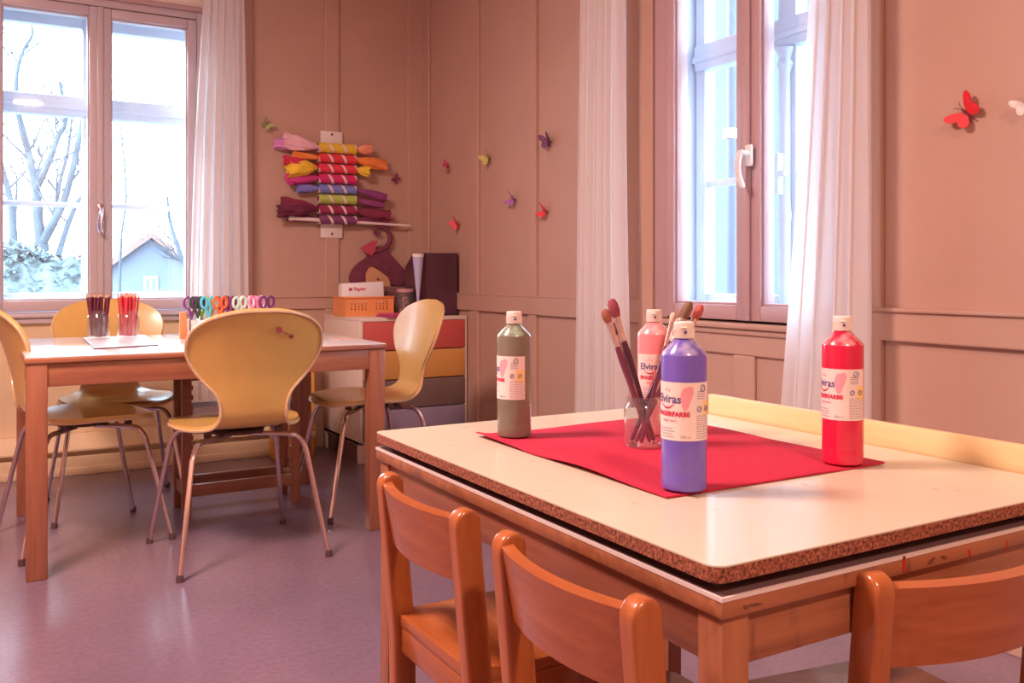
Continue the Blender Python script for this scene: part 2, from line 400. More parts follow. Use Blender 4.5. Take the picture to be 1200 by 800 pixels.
cB2 = curtain('curtain', 'sheer white curtain right of the handled window, behind the red paint bottle', fB2, 110, 30, 6)
for (a, b, c) in (((-0.2, 4.60, ZT), (1.2, 4.60, ZT), cA), ((2.045, 2.6, ZT), (2.045, 3.05, ZT), cB1), ((2.045, 1.5, ZT), (2.045, 2.1, ZT), cB2)):
    MB().tube([a, b], 0.009, 10).build('curtain_rail', M['chrome'], c)
    aa, bb = Vector(a), Vector(b)
    for p in (aa.lerp(bb, 0.08), aa.lerp(bb, 0.92)):
        q = Vector((p.x, WA, p.z)) if a[1] > 4 else Vector((WB, p.y, p.z))
        MB().tube([p, q], 0.006, 8).build('bracket', M['chrome'], c)

# ------------------------------------------------------------------ yellow shell chairs
def make_shell_chair(label):
    t = thing('shell_chair', label, 'chair', group='yellow shell chairs round the far table')
    # rows: (y, z, half width)
    rows = [(0.205, 0.418, 0.07), (0.198, 0.424, 0.125), (0.16, 0.430, 0.172), (0.09, 0.430, 0.200), (0.02, 0.425, 0.208), (-0.05, 0.422, 0.195), (-0.11, 0.424, 0.160), (-0.16, 0.437, 0.122),
            (-0.192, 0.468, 0.106), (-0.205, 0.515, 0.106), (-0.213, 0.555, 0.122), (-0.222, 0.60, 0.163), (-0.236, 0.65, 0.198), (-0.252, 0.70, 0.214), (-0.270, 0.75, 0.203), (-0.285, 0.785, 0.162), (-0.294, 0.805, 0.100), (-0.298, 0.812, 0.045)]
    R_ = spline(rows, 4); nv = len(R_)-1
    def f(u, v):
        y, z, hw = R_[int(round(v*nv))]
        x = (u*2-1)*hw
        k = (x/0.2)**2
        back = min(1, max(0, (z-0.45)/0.1))
        seat = 1-back
        zz = z + seat*(0.010*k - 0.018*k*max(0, y/0.2))
        yy = y + back*0.030*k
        return (x, yy, zz)
    sh = MB(); sh.grid(f, 20, nv, thick=0.010)
    sh = sh.build('seat_shell', M['yellow'], t, smooth=60)
    # light plywood rim following the edge
    rim = []
    for v in range(nv+1): rim.append(f(1, v/nv))
    for v in range(nv, -1, -1): rim.append(f(0, v/nv))
    pts = [Vector(p)+Vector((0, 0, -0.004)) for p in rim]
    MB().tube(pts+[pts[0]], 0.0052, 6, caps=False).build('edge_band', M['ply'], sh)
    h = MB(); h.lathe([(0.085, 0), (0.09, 0.006), (0.085, 0.012)], c=(0, 0.0, 0.396), n=24)
    for sx in (-1, 1):
        for y in (-0.08, 0.12): h.lathe([(0.013, 0), (0.013, 0.018)], c=(sx*0.115, y, 0.398), n=12)
    h.build('mounting_plate', M['foot'], t)
    for sx in (-1, 1):
        for sy in (-1, 1):
            P = [(sx*0.03, sy*0.03, 0.392), (sx*0.12, sy*0.10, 0.393), (sx*0.155, sy*0.135, 0.390), (sx*0.172, sy*0.152, 0.372), (sx*0.182, sy*0.163, 0.345), (sx*0.232, sy*0.232, 0.012)]
            Q = spline(P[:5], 4)+[P[5]]
            lg = MB().tube(Q, 0.0085, 10).build('leg', M['chrome'], t)
            MB().lathe([(0.011, 0), (0.012, 0.004), (0.0105, 0.022)], c=(sx*0.2335, sy*0.234, 0), n=12).build('foot_cap', M['foot'], lg)
    return t
c1 = make_shell_chair('yellow shell chair with its back to the viewer, in front of the far table')
c1.location = (0.735, 3.095, 0); c1.rotation_euler = (0, 0, radians(2))
st = MB()
st.lathe([(0.0105, 0), (0.0105, 0.0015)], c=(0.055, -0.2800, 0.748), n=9, axis='y').lathe([(0.008, 0), (0.008, 0.0015)], c=(0.098, -0.2660, 0.726), n=8, axis='y')
st.tube([(0.045, -0.2805, 0.752), (0.075, -0.2745, 0.738), (0.105, -0.2645, 0.724)], 0.0022, 6)
def no_sticker_copy(label, loc, rz): return copy_thing(c1, label, loc, rz, 'yellow shell chairs round the far table')
c2 = no_sticker_copy('yellow shell chair at the left end of the far table, cut by the picture edge', (0.305, 3.53, 0), radians(-82))
c3 = no_sticker_copy('yellow shell chair on the window side of the far table, behind the pencil jars', (0.457, 3.925, 0), radians(180))
c4 = no_sticker_copy('yellow shell chair at the right end of the far table, by the coloured drawers', (1.345, 3.48, 0), radians(90))
st.build('smudge', mat('dark_red_smudge', (0.28, 0.04, 0.05), 0.6), c1)

# ------------------------------------------------------------------ far table
T_h = 0.673
M['wood_red'] = wood('reddish_beech', (0.38, 0.14, 0.07), (0.27, 0.085, 0.045), 'x', 5, 0.4)
M['wood_red_z'] = wood('reddish_beech_leg', (0.36, 0.125, 0.065), (0.25, 0.08, 0.04), 'z', 5, 0.4)
M['top_pale'] = mat('glossy_pale_laminate', (0.80, 0.70, 0.68), 0.14, noise=0.03, nscale=3, coat=0.5)
TX0, TX1, TY0, TY1 = 0.105, 1.265, 3.07, 3.995
t = thing('play_table', 'far wooden table with a glossy pale top, below the window with bare trees', 'table', (TX0, TY0, 0))
lx, ly = TX1-TX0, TY1-TY0
MB().box((0, 0, T_h-0.020), (lx, ly, T_h-0.003), 0.004).build('tabletop', M['wood_red'], t)
MB().box((0.004, 0.004, T_h-0.004), (lx-0.004, ly-0.004, T_h), 0.0015).build('laminate', M['top_pale'], t)
for a, b in (((0.06, 0.012, T_h-0.092), (lx-0.06, 0.034, T_h-0.02)), ((0.06, ly-0.034, T_h-0.092), (lx-0.06, ly-0.012, T_h-0.02)), ((0.012, 0.06, T_h-0.092), (0.034, ly-0.06, T_h-0.02)), ((lx-0.034, 0.06, T_h-0.092), (lx-0.012, ly-0.06, T_h-0.02))):
    MB().box(a, b, 0.003).build('apron', M['wood_red'], t)
for x in (0.006, lx-0.064):
    for y in (0.006, ly-0.064):
        l_ = MB().box((x, y, 0.0), (x+0.058, y+0.058, T_h-0.02), 0.004).build('leg', M['wood_red_z'], t)
# notched wooden rack under the table
t = thing('drawer_rack', 'low wooden rack with notched posts and a white tray, beneath the far table', 'rack', (0.654, 3.61, 0))
rw, rd, rh = 0.455, 0.20, 0.565
def notched(x, y, inner):
    mb = MB(); mb.box((x, y, 0), (x+0.034, y+0.03, rh), 0.002)
    for k in range(12): 
        z = 0.10+k*0.038; xx = x+0.034 if inner > 0 else x
        mb.box((xx-0.003, y+0.001, z), (xx+0.006, y+0.026, z+0.018), 0.002)
    return mb
for x, s in ((0, 1), (rw-0.034, -1)):
    for y in (0, rd-0.03): notched(x, y, s if s > 0 else 0).build('post', M['wood_red_z'], t)
MB().box((0.03, 0.002, 0.072), (rw-0.03, 0.024, 0.118), 0.003).build('rail', M['wood_red'], t)
MB().box((0.03, rd-0.024, 0.072), (rw-0.03, rd-0.002, 0.118), 0.003).build('rail', M['wood_red'], t)
MB().box((0.03, 0.002, rh-0.05), (rw-0.03, 0.024, rh), 0.003).build('rail', M['wood_red'], t)
for x in (0.006, rw-0.028): MB().box((x, 0.028, 0.072), (x+0.02, rd-0.028, 0.118), 0.003).build('rail', M['wood_red'], t)
tr = MB(); tr.box((0.037, 0.01, 0.375), (rw-0.037, rd-0.03, 0.381)); tr.box((0.037, 0.004, 0.375), (rw-0.037, 0.012, 0.412), 0.002)
for x in (0.037, rw-0.043): tr.box((x, 0.01, 0.375), (x+0.006, rd-0.03, 0.412), 0.002)
tr.box((0.037, rd-0.036, 0.375), (rw-0.037, rd-0.03, 0.412), 0.002)
tr.build('tray', mat('white_tray', (0.80, 0.74, 0.74), 0.35), t)
# yellow storage box on the duct
t = thing('storage_box', 'orange-yellow box standing against the wall behind the far table', 'box', (1.25, WA-0.145, 0))
# stands on the floor in front of the duct
yb = MB(); bw, bd, bh = 0.20, 0.12, 0.53
yb.box((0, -0.11, 0), (bw, -0.105, bh), 0.002).box((0, 0.0, 0), (bw, 0.005, bh), 0.002).box((0, -0.11, 0), (0.005, 0.005, bh), 0.002).box((bw-0.005, -0.11, 0), (bw, 0.005, bh), 0.002).box((0, -0.11, 0), (bw, 0.005, 0.006))
yb.build('box_body', mat('yellow_orange_board', (0.80, 0.40, 0.06), 0.5, noise=0.04), t)
MB().box((-0.004, -0.114, 0.10), (bw+0.004, 0.0, 0.13), 0.003).build('band', M['wall_cream'], t)

# ------------------------------------------------------------------ cabinet with coloured drawers
CX0, CX1, CY0, CY1, CZ = 1.578, 2.163, 4.18, 4.715, 0.709
t = thing('drawer_cabinet', 'white cabinet with red, yellow, green and blue drawers in the room corner', 'cabinet', (CX0, CY0, 0))
cw, cd = CX1-CX0, CY1-CY0
white = mat('white_cabinet', (0.82, 0.70, 0.62), 0.45, noise=0.03)
b = MB(); b.box((0, 0.0, 0.09), (0.018, cd, CZ-0.018), 0.002).box((cw-0.018, 0, 0.09), (cw, cd, CZ-0.018), 0.002).box((0, 0, CZ-0.018), (cw, cd, CZ), 0.002).box((0, 0.0, 0.09), (cw, cd, 0.105)).box((0.018, cd-0.01, 0.105), (cw-0.018, cd, CZ-0.018))
b.build('carcass', white, t)
for x in (0.0, cw-0.035):
    for y in (0.0, cd-0.035): MB().box((x, y, 0), (x+0.035, y+0.035, 0.09), 0.002).build('leg', white, t)
MB().box((0.012, 0.036, 0.0), (0.028, cd-0.036, 0.09)).build('plinth', mat('dark_plinth', (0.16, 0.07, 0.08), 0.6), t)
cols = [('red front', (0.62, 0.11, 0.10)), ('yellow front', (0.72, 0.36, 0.10)), ('dark green front', (0.20, 0.13, 0.12)), ('blue-grey front', (0.30, 0.24, 0.34))]
dh = (CZ-0.02-0.108)/4
for k, (lb, c) in enumerate(cols):
    z1 = CZ-0.020-k*dh; z0 = z1-dh+0.005
    d = MB(); d.box((0.020, -0.004, z0), (cw-0.012, 0.014, z1), 0.002)
    d.box((0.03, 0.014, z0+0.01), (cw-0.03, cd-0.04, z0+0.016)).box((0.03, 0.014, z0+0.01), (0.04, cd-0.04, z1-0.02)).box((cw-0.04, 0.014, z0+0.01), (cw-0.03, cd-0.04, z1-0.02))
    o = d.build('drawer', mat('drawer_paint_%d' % k, c, 0.45, noise=0.04), t); o['label'] = lb

# ---- things on the cabinet
zc = CZ
t = thing('basket', 'orange perforated plastic basket on the white cabinet', 'basket', (1.575, 4.38, zc))
bw, bd, bh = 0.265, 0.18, 0.098
orange = mat('orange_plastic', (0.86, 0.33, 0.12), 0.4)
b = MB(); b.box((0.006, 0.006, 0), (bw-0.006, bd-0.006, 0.005), 0.002)
def lattice(mb, L_, o, u, cols):
    """one perforated side wall: a plate of small cells, some of them open"""
    o = Vector(o); u = Vector(u).normalized(); w_ = Vector((-u.y, u.x, 0))*0.003
    nx = cols*2+1; nz = 15; vs = []
    xs = [0.0]
    for i in range(nx): xs.append(xs[-1]+(1.25 if i % 2 == 0 else 1.0))
    xs = [x/xs[-1]*L_ for x in xs]; zs_ = [bh*k/nz for k in range(nz+1)]
    def hole(i, k):
        if i < 3 or i > nx-4 or k < 5 or k > 11 or i % 2 == 0: return False
        c = i/nx
        if 0.42 < c < 0.58: return False
        return (k % 2) == 1
    W_ = nx+1
    for k in range(nz+1):
        for i in range(nx+1): vs.append(o+u*xs[i]+Vector((0, 0, zs_[k])))
    n0 = len(vs); vs += [v+w_ for v in vs]
    fs = []
    for k in range(nz):
        for i in range(nx):
            a, b1, c, d = k*W_+i, k*W_+i+1, (k+1)*W_+i+1, (k+1)*W_+i
            if hole(i, k): continue
            fs += [(a, b1, c, d), (n0+d, n0+c, n0+b1, n0+a)]
            for (p, q, ni, nk) in ((a, b1, i, k-1), (b1, c, i+1, k), (c, d, i, k+1), (d, a, i-1, k)):
                if ni < 0 or nk < 0 or ni >= nx or nk >= nz or hole(ni, nk): fs.append((q, p, n0+p, n0+q))
    mb._add(vs, fs)
lattice(b, bw-0.006, (0.003, 0.003, 0), (1, 0, 0), 13); lattice(b, bw-0.006, (0.003, bd-0.003, 0), (1, 0, 0), 13); lattice(b, bd, (0.003, 0, 0), (0, 1, 0), 8); lattice(b, bd, (bw, 0, 0), (0, 1, 0), 8)
b.build('basket_body', orange, t, smooth=0)
r = MB()
for a, c in (((-0.004, -0.004), (bw+0.004, 0.006)), ((-0.004, bd-0.006), (bw+0.004, bd+0.004)), ((-0.004, 0), (0.006, bd)), ((bw-0.006, 0), (bw+0.004, bd))): r.box((a[0], a[1], bh-0.006), (c[0], c[1], bh+0.003), 0.002)
r.build('rim', orange, t)
# white card box inside the basket, with small printed words
t = thing('card_box', 'white card box with a red line of print in the orange basket', 'box', (1.585, 4.43, zc+0.005))
b = MB(); b.box((0, 0, 0), (0.225, 0.045, 0.162), 0.002, rot=Matrix.Rotation(radians(-2.5), 3, 'Y'), pivot=(0, 0, 0)); b.box((0.005, 0.05, 0), (0.215, 0.09, 0.150), 0.002)
b.build('carton', mat('white_card', (0.90, 0.88, 0.90), 0.5), t)
def text_mesh(s, size, align='CENTER', ext=0.0, bold=0.0):
    cu = bpy.data.curves.new('lettering', 'FONT'); cu.body = s; cu.size = size; cu.align_x = align; cu.extrude = ext; cu.offset = bold
    cu.resolution_u = 3
    ob = bpy.data.objects.new('lettering', cu); COL.objects.link(ob)
    dg = bpy.context.evaluated_depsgraph_get(); me = bpy.data.meshes.new_from_object(ob.evaluated_get(dg))
    bpy.data.objects.remove(ob); bpy.data.curves.remove(cu)
    return me
def text_onto(mb, s, size, fn, align='CENTER', bold=0.0):
    me = text_mesh(s, size, align, 0, bold)
    vs = [fn(v.co.x, v.co.y) for v in me.vertices]
    mb._add(vs, [tuple(p.vertices) for p in me.polygons]); bpy.data.meshes.remove(me)
ink_red = mat('red_ink', (0.62, 0.03, 0.10), 0.5); ink_blue = mat('blue_ink', (0.12, 0.10, 0.30), 0.5); ink_grey = mat('grey_ink', (0.35, 0.28, 0.38), 0.5)
mb = MB(); text_onto(mb, 'M Papier', 0.026, lambda x, y: (0.075+x, -0.0012, 0.125+y+0.03*0+x*0.04), 'CENTER', 0.0006); mb.build('print', ink_red, t, smooth=0)
# jar beside it
def glass_jar(name, label, loc, r, h, group=None):
    t = thing(name, label, 'jar', loc, 0, group)
    th = 0.003
    prof = [(r*0.90, 0), (r, 0.006), (r, h*0.74), (r*0.96, h*0.80), (r*0.82, h*0.86), (r*0.82, h*0.90), (r*0.88, h*0.905), (r*0.88, h*0.925), (r*0.83, h*0.93), (r*0.83, h*0.96), (r*0.88, h*0.97), (r*0.87, h),
            (r*0.80, h), (r*0.78, h*0.86), (r*0.92, h*0.79), (r*0.95, h*0.73), (r*0.95, 0.010), (r*0.85, 0.006)]
    MB().lathe(prof, n=32).build('glass_body', M['jar'], t, smooth=50)
    return t
jc = glass_jar('glass_jar', 'clear glass jar beside the orange basket on the cabinet', (1.915, 4.40, zc), 0.052, 0.125)
MB().lathe([(0.047, 0.121), (0.047, 0.135), (0.044, 0.139)], n=28).build('lid', mat('pinkish_lid', (0.55, 0.30, 0.32), 0.4), jc)
mb = MB()
for k in range(26):
    a = random.random()*6.28; rr = random.random()*0.034; z = 0.016+random.random()*0.075
    mb.lathe([(0.001, -0.008), (0.007, -0.004), (0.008, 0.002), (0.003, 0.008)], c=(rr*cos(a), rr*sin(a), z), n=8)
o = mb.build('contents', mat('glass_beads', (0.60, 0.30, 0.22), 0.3, col2=(0.35, 0.12, 0.16), nscale=60), jc); o['kind'] = 'stuff'
# wicker box behind
t = thing('wicker_box', 'dark woven box at the wall between the basket and black file', 'box', (1.86, 4.53, zc))
b = MB(); wb_ = (0.20, 0.16, 0.145)
for k in range(13):
    z = 0.004+k*0.0112
    for a, c in (((0, 0), (wb_[0], 0.006)), ((0, wb_[1]-0.006), (wb_[0], wb_[1])), ((0, 0), (0.006, wb_[1])), ((wb_[0]-0.006, 0), (wb_[0], wb_[1]))): b.box((a[0], a[1], z), (c[0], c[1], z+0.009), 0.003)
for k in range(9):
    x = 0.004+k*0.0235; b.box((x, 0.002, 0), (x+0.004, 0.005, 0.15)); b.box((x, wb_[1]-0.005, 0), (x+0.004, wb_[1]-0.002, 0.15))
for k in range(7):
    y = 0.004+k*0.0245; b.box((0.002, y, 0), (0.005, y+0.004, 0.15)); b.box((wb_[0]-0.005, y, 0), (wb_[0]-0.002, y+0.004, 0.15))
b.box((0.003, 0.003, 0), (wb_[0]-0.003, wb_[1]-0.003, 0.005))
b.build('woven_body', mat('dark_wicker', (0.26, 0.11, 0.12), 0.6), t)
# black magazine file
t = thing('magazine_file', 'tall black file box in the room corner on the cabinet', 'file box', (1.965, 4.27, zc))
blk = mat('black_card', (0.10, 0.035, 0.055), 0.28, noise=0.2, nscale=4)
fw, fd, fh = 0.19, 0.25, 0.325
b = MB(); b.box((0, 0, 0), (fw, 0.004, fh), 0.001).box((0, fd-0.004, 0), (fw, fd, fh*0.78), 0.001).box((0, 0, 0), (fw, fd, 0.005))
sidep = [(0, 0), (fd, 0), (fd, fh*0.78), (0.15, fh), (0, fh)]
b.prism(sidep, 0.004, o=(0, 0, 0), u=(0, 1, 0), v=(0, 0, 1), w=(1, 0, 0)); b.prism(sidep, 0.004, o=(fw-0.004, 0, 0), u=(0, 1, 0), v=(0, 0, 1), w=(1, 0, 0))
b.build('file_body', blk, t, smooth=0)
mb = MB()
for k in range(7): mb.box((0.012+k*0.022, 0.012, 0.006), (0.022+k*0.022, 0.20, fh-0.03-0.006*(k % 3)))
mb.build('papers', mat('dark_papers', (0.30, 0.14, 0.20), 0.6), t, smooth=0)
# pale blue pointed cone leaning on the file
t = thing('paper_cone', 'narrow pale blue paper cone standing point down against the black file box', 'paper cone', (1.930, 4.275, zc))
MB().lathe([(0.0015, 0.0), (0.008, 0.10), (0.0285, 0.305)], n=24, caps=False).build('cone', mat('pale_blue_paper', (0.50, 0.52, 0.78), 0.5), t)
MB().lathe([(0.0290, 0.302), (0.0300, 0.318), (0.0275, 0.320), (0.001, 0.318)], n=24, caps=False).build('cone_rim', mat('white_paper_trim', (0.85, 0.80, 0.82), 0.5), t)
# magenta folders
for k, (lab, c, dx, dy, rz, z, wd) in enumerate((('dark pink folder lying lowest on the cabinet, over its front edge', (0.60, 0.06, 0.22), 1.715, 4.165, 0.0, 0, 0.21), ('bright pink folder lying skewed on the darker pink one', (0.82, 0.09, 0.30), 1.745, 4.17, 0.10, 0.0085, 0.20))):
    t = thing('folder', lab, 'folder', (dx, dy, zc+z), rz)
    MB().box((0, 0, 0), (wd, 0.16, 0.0015), 0.0006).build('cover', mat('folder_%d' % k, c, 0.4), t)
    MB().box((0, 0, 0.0065), (wd, 0.16, 0.008), 0.0006).build('cover', mat('folder_top_%d' % k, c, 0.4), t)
    MB().box((0.004, 0.003, 0.0015), (wd-0.004, 0.155, 0.0065)).build('pages', mat('folder_pages_%d' % k, (0.45, 0.10, 0.25), 0.6), t)

# ------------------------------------------------------------------ craft figure on the wall: dark pointed hat with curled tip above a beige face
YW = WA-0.016
def pxpoly(pts, Y): return [((lambda p: (p.x, p.z))(at(a, b, Y=Y))) for a, b in pts]
t = thing('craft_figure', 'handmade dark wine figure with curled hat tip and beige face above the cabinet', 'wall decoration', (0, 0, 0))
felt = mat('dark_wine_felt', (0.20, 0.045, 0.085), 0.85, noise=0.15, nscale=40)
hat = [(409,329),(410,320),(418,309),(428,302),(433,292),(440,289),(452,293),(457,299),(466,309),(476,318),(490,320),(490,331),(474,334),(455,333),(446,322),(440,314),(430,314),(427,332),(420,332),(413,333)]
P_ = pxpoly(hat, YW); P_ = [tuple(q) for q in spline(P_+[P_[0]], 3)[:-1]]
MB().prism(P_, 0.026, o=(0, WA-0.040, 0)).build('hat', felt, t, smooth=50)
curl = [(436,296),(446,293),(454,288),(457,280),(455,271),(449,266),(442,266),(439,271),(442,275),(446,273)]
cp = [at(a, b, Y=WA-0.03) for a, b in curl]; cp = [Vector(q) for q in spline([tuple(q) for q in cp], 4)]
MB().tube(cp, [0.017-0.010*i/(len(cp)-1) for i in range(len(cp))], 10).build('curled_tip', felt, t)
flag = pxpoly([(420,291),(433,283),(440,282),(437,294),(433,300),(427,297)], YW)
MB().prism(flag, 0.012, o=(0, WA-0.052, 0)).build('ear_flap', mat('crimson_felt', (0.50, 0.07, 0.13), 0.8), t)
face = pxpoly([(427,330),(427,320),(432,313),(439,315),(446,320),(452,325),(455,333),(455,345),(448,352),(436,352),(428,344)], YW)
face = [tuple(q) for q in spline(face+[face[0]], 3)[:-1]]
MB().prism(face, 0.030, o=(0, WA-0.045, 0)).build('face', mat('beige_felt', (0.70, 0.36, 0.20), 0.8), t, smooth=50)
e = at(443, 327, Y=WA-0.047); MB().lathe([(0.006, 0), (0.004, -0.004)], c=e, n=10, axis='y').build('eye', M['foot'], t)
hook = MB().box((P_[0][0]+0.05, WA-0.018, P_[0][1]+0.01), (P_[0][0]+0.16, WA, P_[0][1]+0.06)).build('backing', felt, t)

# ------------------------------------------------------------------ paper rack with rolls
rackw = thing('paper_rack', 'white wall rack with eight striped cradles holding crepe paper rolls', 'wall rack', (0, 0, 0))
pl = mat('white_metal_plate', (0.84, 0.74, 0.72), 0.4)
band = [('yellow', (0.80, 0.56, 0.05), 166, 178.5), ('red', (0.80, 0.05, 0.07), 179, 190), ('scarlet', (0.82, 0.05, 0.09), 190.8, 202), ('magenta', (0.66, 0.03, 0.16), 203, 214.5),
        ('blue', (0.20, 0.24, 0.66), 215.3, 226), ('green', (0.44, 0.58, 0.10), 227, 238.5), ('wine', (0.33, 0.03, 0.10), 239.5, 250.5), ('purple', (0.22, 0.06, 0.17), 251.5, 262.5)]
pa = at(375.5, 153, Y=WA-0.013); pb = at(401, 279, Y=WA-0.013)
MB().box((pa.x, WA-0.018, pb.z), (pb.x, WA-0.011, pa.z), 0.002).build('mounting_plate', pl, rackw)
for q in (at(389, 157.5, Y=WA-0.018), at(389, 274, Y=WA-0.018)): MB().lathe([(0.006, 0), (0.006, -0.003), (0.003, -0.005)], c=q, n=10, axis='y').build('screw', M['foot'], rackw)
def stripe_mat(name, c):
    m, nt, b = new_mat(name); L = nt.links.new
    tc = nt.nodes.new('ShaderNodeTexCoord'); sp = nt.nodes.new('ShaderNodeSeparateXYZ'); L(tc.outputs['Object'], sp.inputs[0])
    # slanted white stripes around the tube: x + k*z
    k = nt.nodes.new('ShaderNodeMath'); k.operation = 'MULTIPLY_ADD'; k.inputs[1].default_value = 0.55; L(sp.outputs['Z'], k.inputs[0]); L(sp.outputs['X'], k.inputs[2])
    md = nt.nodes.new('ShaderNodeMath'); md.operation = 'MULTIPLY'; md.inputs[1].default_value = 1/0.074; L(k.outputs[0], md.inputs[0])
    fr = nt.nodes.new('ShaderNodeMath'); fr.operation = 'FRACT'; L(md.outputs[0], fr.inputs[0])
    gt = nt.nodes.new('ShaderNodeMath'); gt.operation = 'GREATER_THAN'; gt.inputs[1].default_value = 0.80; L(fr.outputs[0], gt.inputs[0])
    mx = nt.nodes.new('ShaderNodeMix'); mx.data_type = 'RGBA'; mx.inputs[6].default_value = (*c, 1); mx.inputs[7].default_value = (0.85, 0.68, 0.70, 1)
    L(gt.outputs[0], mx.inputs[0]); L(mx.outputs[2], b.inputs['Base Color']); b.inputs['Roughness'].default_value = 0.4
    return m
rolls = []
for i, (nm, c, y0, y1) in enumerate(band):
    a = at(372.5, y0, Y=WA-0.05); b_ = at(372.5, y1, Y=WA-0.05); e = at(416.5, y0, Y=WA-0.05)
    zc_ = (a.z+b_.z)/2; r = (a.z-b_.z)/2*0.96
    mb = MB(); L_ = e.x-a.x
    prof = []
    nn = 24; vs = []; fs = []
    for ring, (rr) in enumerate((r, r*0.90)):
        for xx in (0, L_):
            for k in range(nn): 
                an = 2*pi*k/nn; vs.append((xx, rr*cos(an), rr*sin(an)))
    for k in range(nn):
        j = (k+1) % nn
        fs += [(k, j, nn+j, nn+k), (2*nn+k, 3*nn+k, 3*nn+j, 2*nn+j), (k, 2*nn+k, 2*nn+j, j), (nn+k, nn+j, 3*nn+j, 3*nn+k)]
    mb._add(vs, fs)
    o = mb.build('cradle', stripe_mat('striped_'+nm, c), rackw, loc=(a.x, WA-0.05, zc_)); o['label'] = nm + ' cradle with slanted white stripes'
    MB().box((pa.x+0.02, WA-0.03, zc_-0.006), (pb.x-0.02, WA-0.012, zc_+0.006)).build('arm', pl, rackw)
    rolls.append((a.x, e.x, zc_, r))
def crepe(label, row, x0px, x1px, col, r0, r1, dz0=0.0, dz1=0.0, dy=0.0, crumple=0.25, fan=False, name='crepe_paper_roll', core=0.010):
    """one roll: narrow inside the cradle, loose at its free ends.  x in photo pixels"""
    xa, xb, z, r = rolls[row]
    X0 = at(x0px, 220, Y=WA-0.05).x; X1 = at(x1px, 220, Y=WA-0.05).x
    t = tag(thing(name, label, 'paper roll', (0, 0, 0)), group='crepe paper rolls on the wall rack')
    n = 28; m_ = 26; sd = random.random()*50
    def f(u, v):
        x = X0+(X1-X0)*v
        if x < xa: k = (xa-x)/max(1e-6, xa-X0); rr = core+(r0-core)*min(1, k*2.2)**0.8; zz = dz0*k
        elif x > xb: k = (x-xb)/max(1e-6, X1-xb); rr = core+(r1-core)*min(1, k*2.2)**0.8; zz = dz1*k
        else: k = 0; rr = core; zz = 0
        a = u*2*pi
        rr *= 1+crumple*k*noisev(cos(a)*2.2+sd, sin(a)*2.2, x*18)*1.6+0.12*crumple*sin(a*9+sd)
        fl = 0.8
        xx = x + (0.02*crumple*noisev(a*1.5, sd)*2 if v in (0, 1) else 0)
        return (xx, WA-0.05+dy*min(1, k*3)+rr*fl*cos(a), z+zz+rr*sin(a))
    mb = MB(); mb.grid(f, n, m_)
    # closed ends with a folded hollow
    for v in (0, 1):
        ring = [Vector(f(i/n, v)) for i in range(n)]; c = sum(ring, Vector())/n; s = 1 if v == 0 else -1
        inner = [c+(p-c)*0.55+Vector((s*0.012, 0, 0)) for p in ring]
        mb._add(ring+inner+[c+Vector((s*0.02, 0, 0))], [(i, (i+1) % n, n+(i+1) % n, n+i) for i in range(n)]+[(n+i, n+(i+1) % n, 2*n) for i in range(n)])
    o = mb.build('crepe_sheet', mat('crepe_'+label.split()[0]+str(row)+str(int(sd)), col, 0.75, noise=0.18, nscale=50, stretch=(0.3, 1, 1)), t, smooth=60)
    return t
def crepe_at(*a, **k): return crepe(*a, **k)
crepe('pale pink crumpled paper roll, uppermost on the rack, with loose left end', 0, 333, 417, (0.93, 0.55, 0.66), 0.034, 0.012, 0.02, 0, 0, 0.5)
crepe('lilac paper roll at the top left, behind the pale pink one', 0, 323.5, 405, (0.74, 0.30, 0.66), 0.026, 0.008, 0.006, 0, 0.018, 0.3, core=0.006)
crepe('salmon paper roll at the top right of the rack', 0, 395, 434, (0.93, 0.36, 0.22), 0.012, 0.024, 0, 0.004, -0.012, 0.35, core=0.007)
crepe('long orange paper roll in the second cradle from the top', 1, 343, 452, (0.88, 0.26, 0.06), 0.019, 0.030, 0.006, -0.020, 0, 0.25)
crepe('crimson paper roll in the third cradle, left end ragged', 2, 333, 418, (0.62, 0.03, 0.09), 0.028, 0.012, 0.024, 0, 0, 0.45)
crepe('yellow paper roll with fanned left end, below the crimson one', 2, 336, 430, (0.95, 0.60, 0.05), 0.034, 0.024, -0.026, -0.010, -0.02, 0.6, core=0.006)
crepe('magenta paper roll in the fourth cradle with pink left end', 3, 336, 418, (0.66, 0.05, 0.28), 0.028, 0.012, -0.014, 0, 0, 0.35)
crepe('blue paper roll in the fifth cradle, above the green cradle', 4, 349, 417, (0.22, 0.22, 0.62), 0.022, 0.012, -0.006, 0, 0.008, 0.2)
crepe('dark purple paper roll pointing right beside the blue one', 4, 390, 451, (0.26, 0.05, 0.22), 0.008, 0.021, 0, -0.035, -0.018, 0.2, core=0.007)
crepe('plum paper roll pointing right from the green cradle', 5, 372, 449, (0.30, 0.06, 0.20), 0.012, 0.019, 0, -0.02, 0, 0.2)
crepe('dark wine paper roll in the seventh cradle, ragged at both ends', 6, 331, 457, (0.24, 0.03, 0.08), 0.034, 0.030, 0.022, -0.03, 0, 0.5)
crepe('blackish red paper roll lowest at the left of the rack', 6, 324, 400, (0.15, 0.02, 0.06), 0.030, 0.01, -0.018, 0, -0.022, 0.45, core=0.006)
crepe('dark plum paper roll in the lowest cradle behind the white tube', 7, 338, 446, (0.20, 0.04, 0.13), 0.022, 0.024, 0.012, 0.016, 0.014, 0.3, core=0.008)
t = thing('cardboard_tube', 'long thin white tube through the lowest cradle of the rack', 'tube', (0, 0, 0))
q0 = at(339, 255.5, Y=WA-0.05); q1 = at(480, 264.5, Y=WA-0.05); zz = rolls[7][2]
q0.z = q0.z; q1.z = q1.z
MB().tube([q0, q0.lerp(q1, 0.5), q1], [0.0115, 0.009, 0.007], 16).build('tube_body', mat('white_tube', (0.88, 0.72, 0.70), 0.5), t)
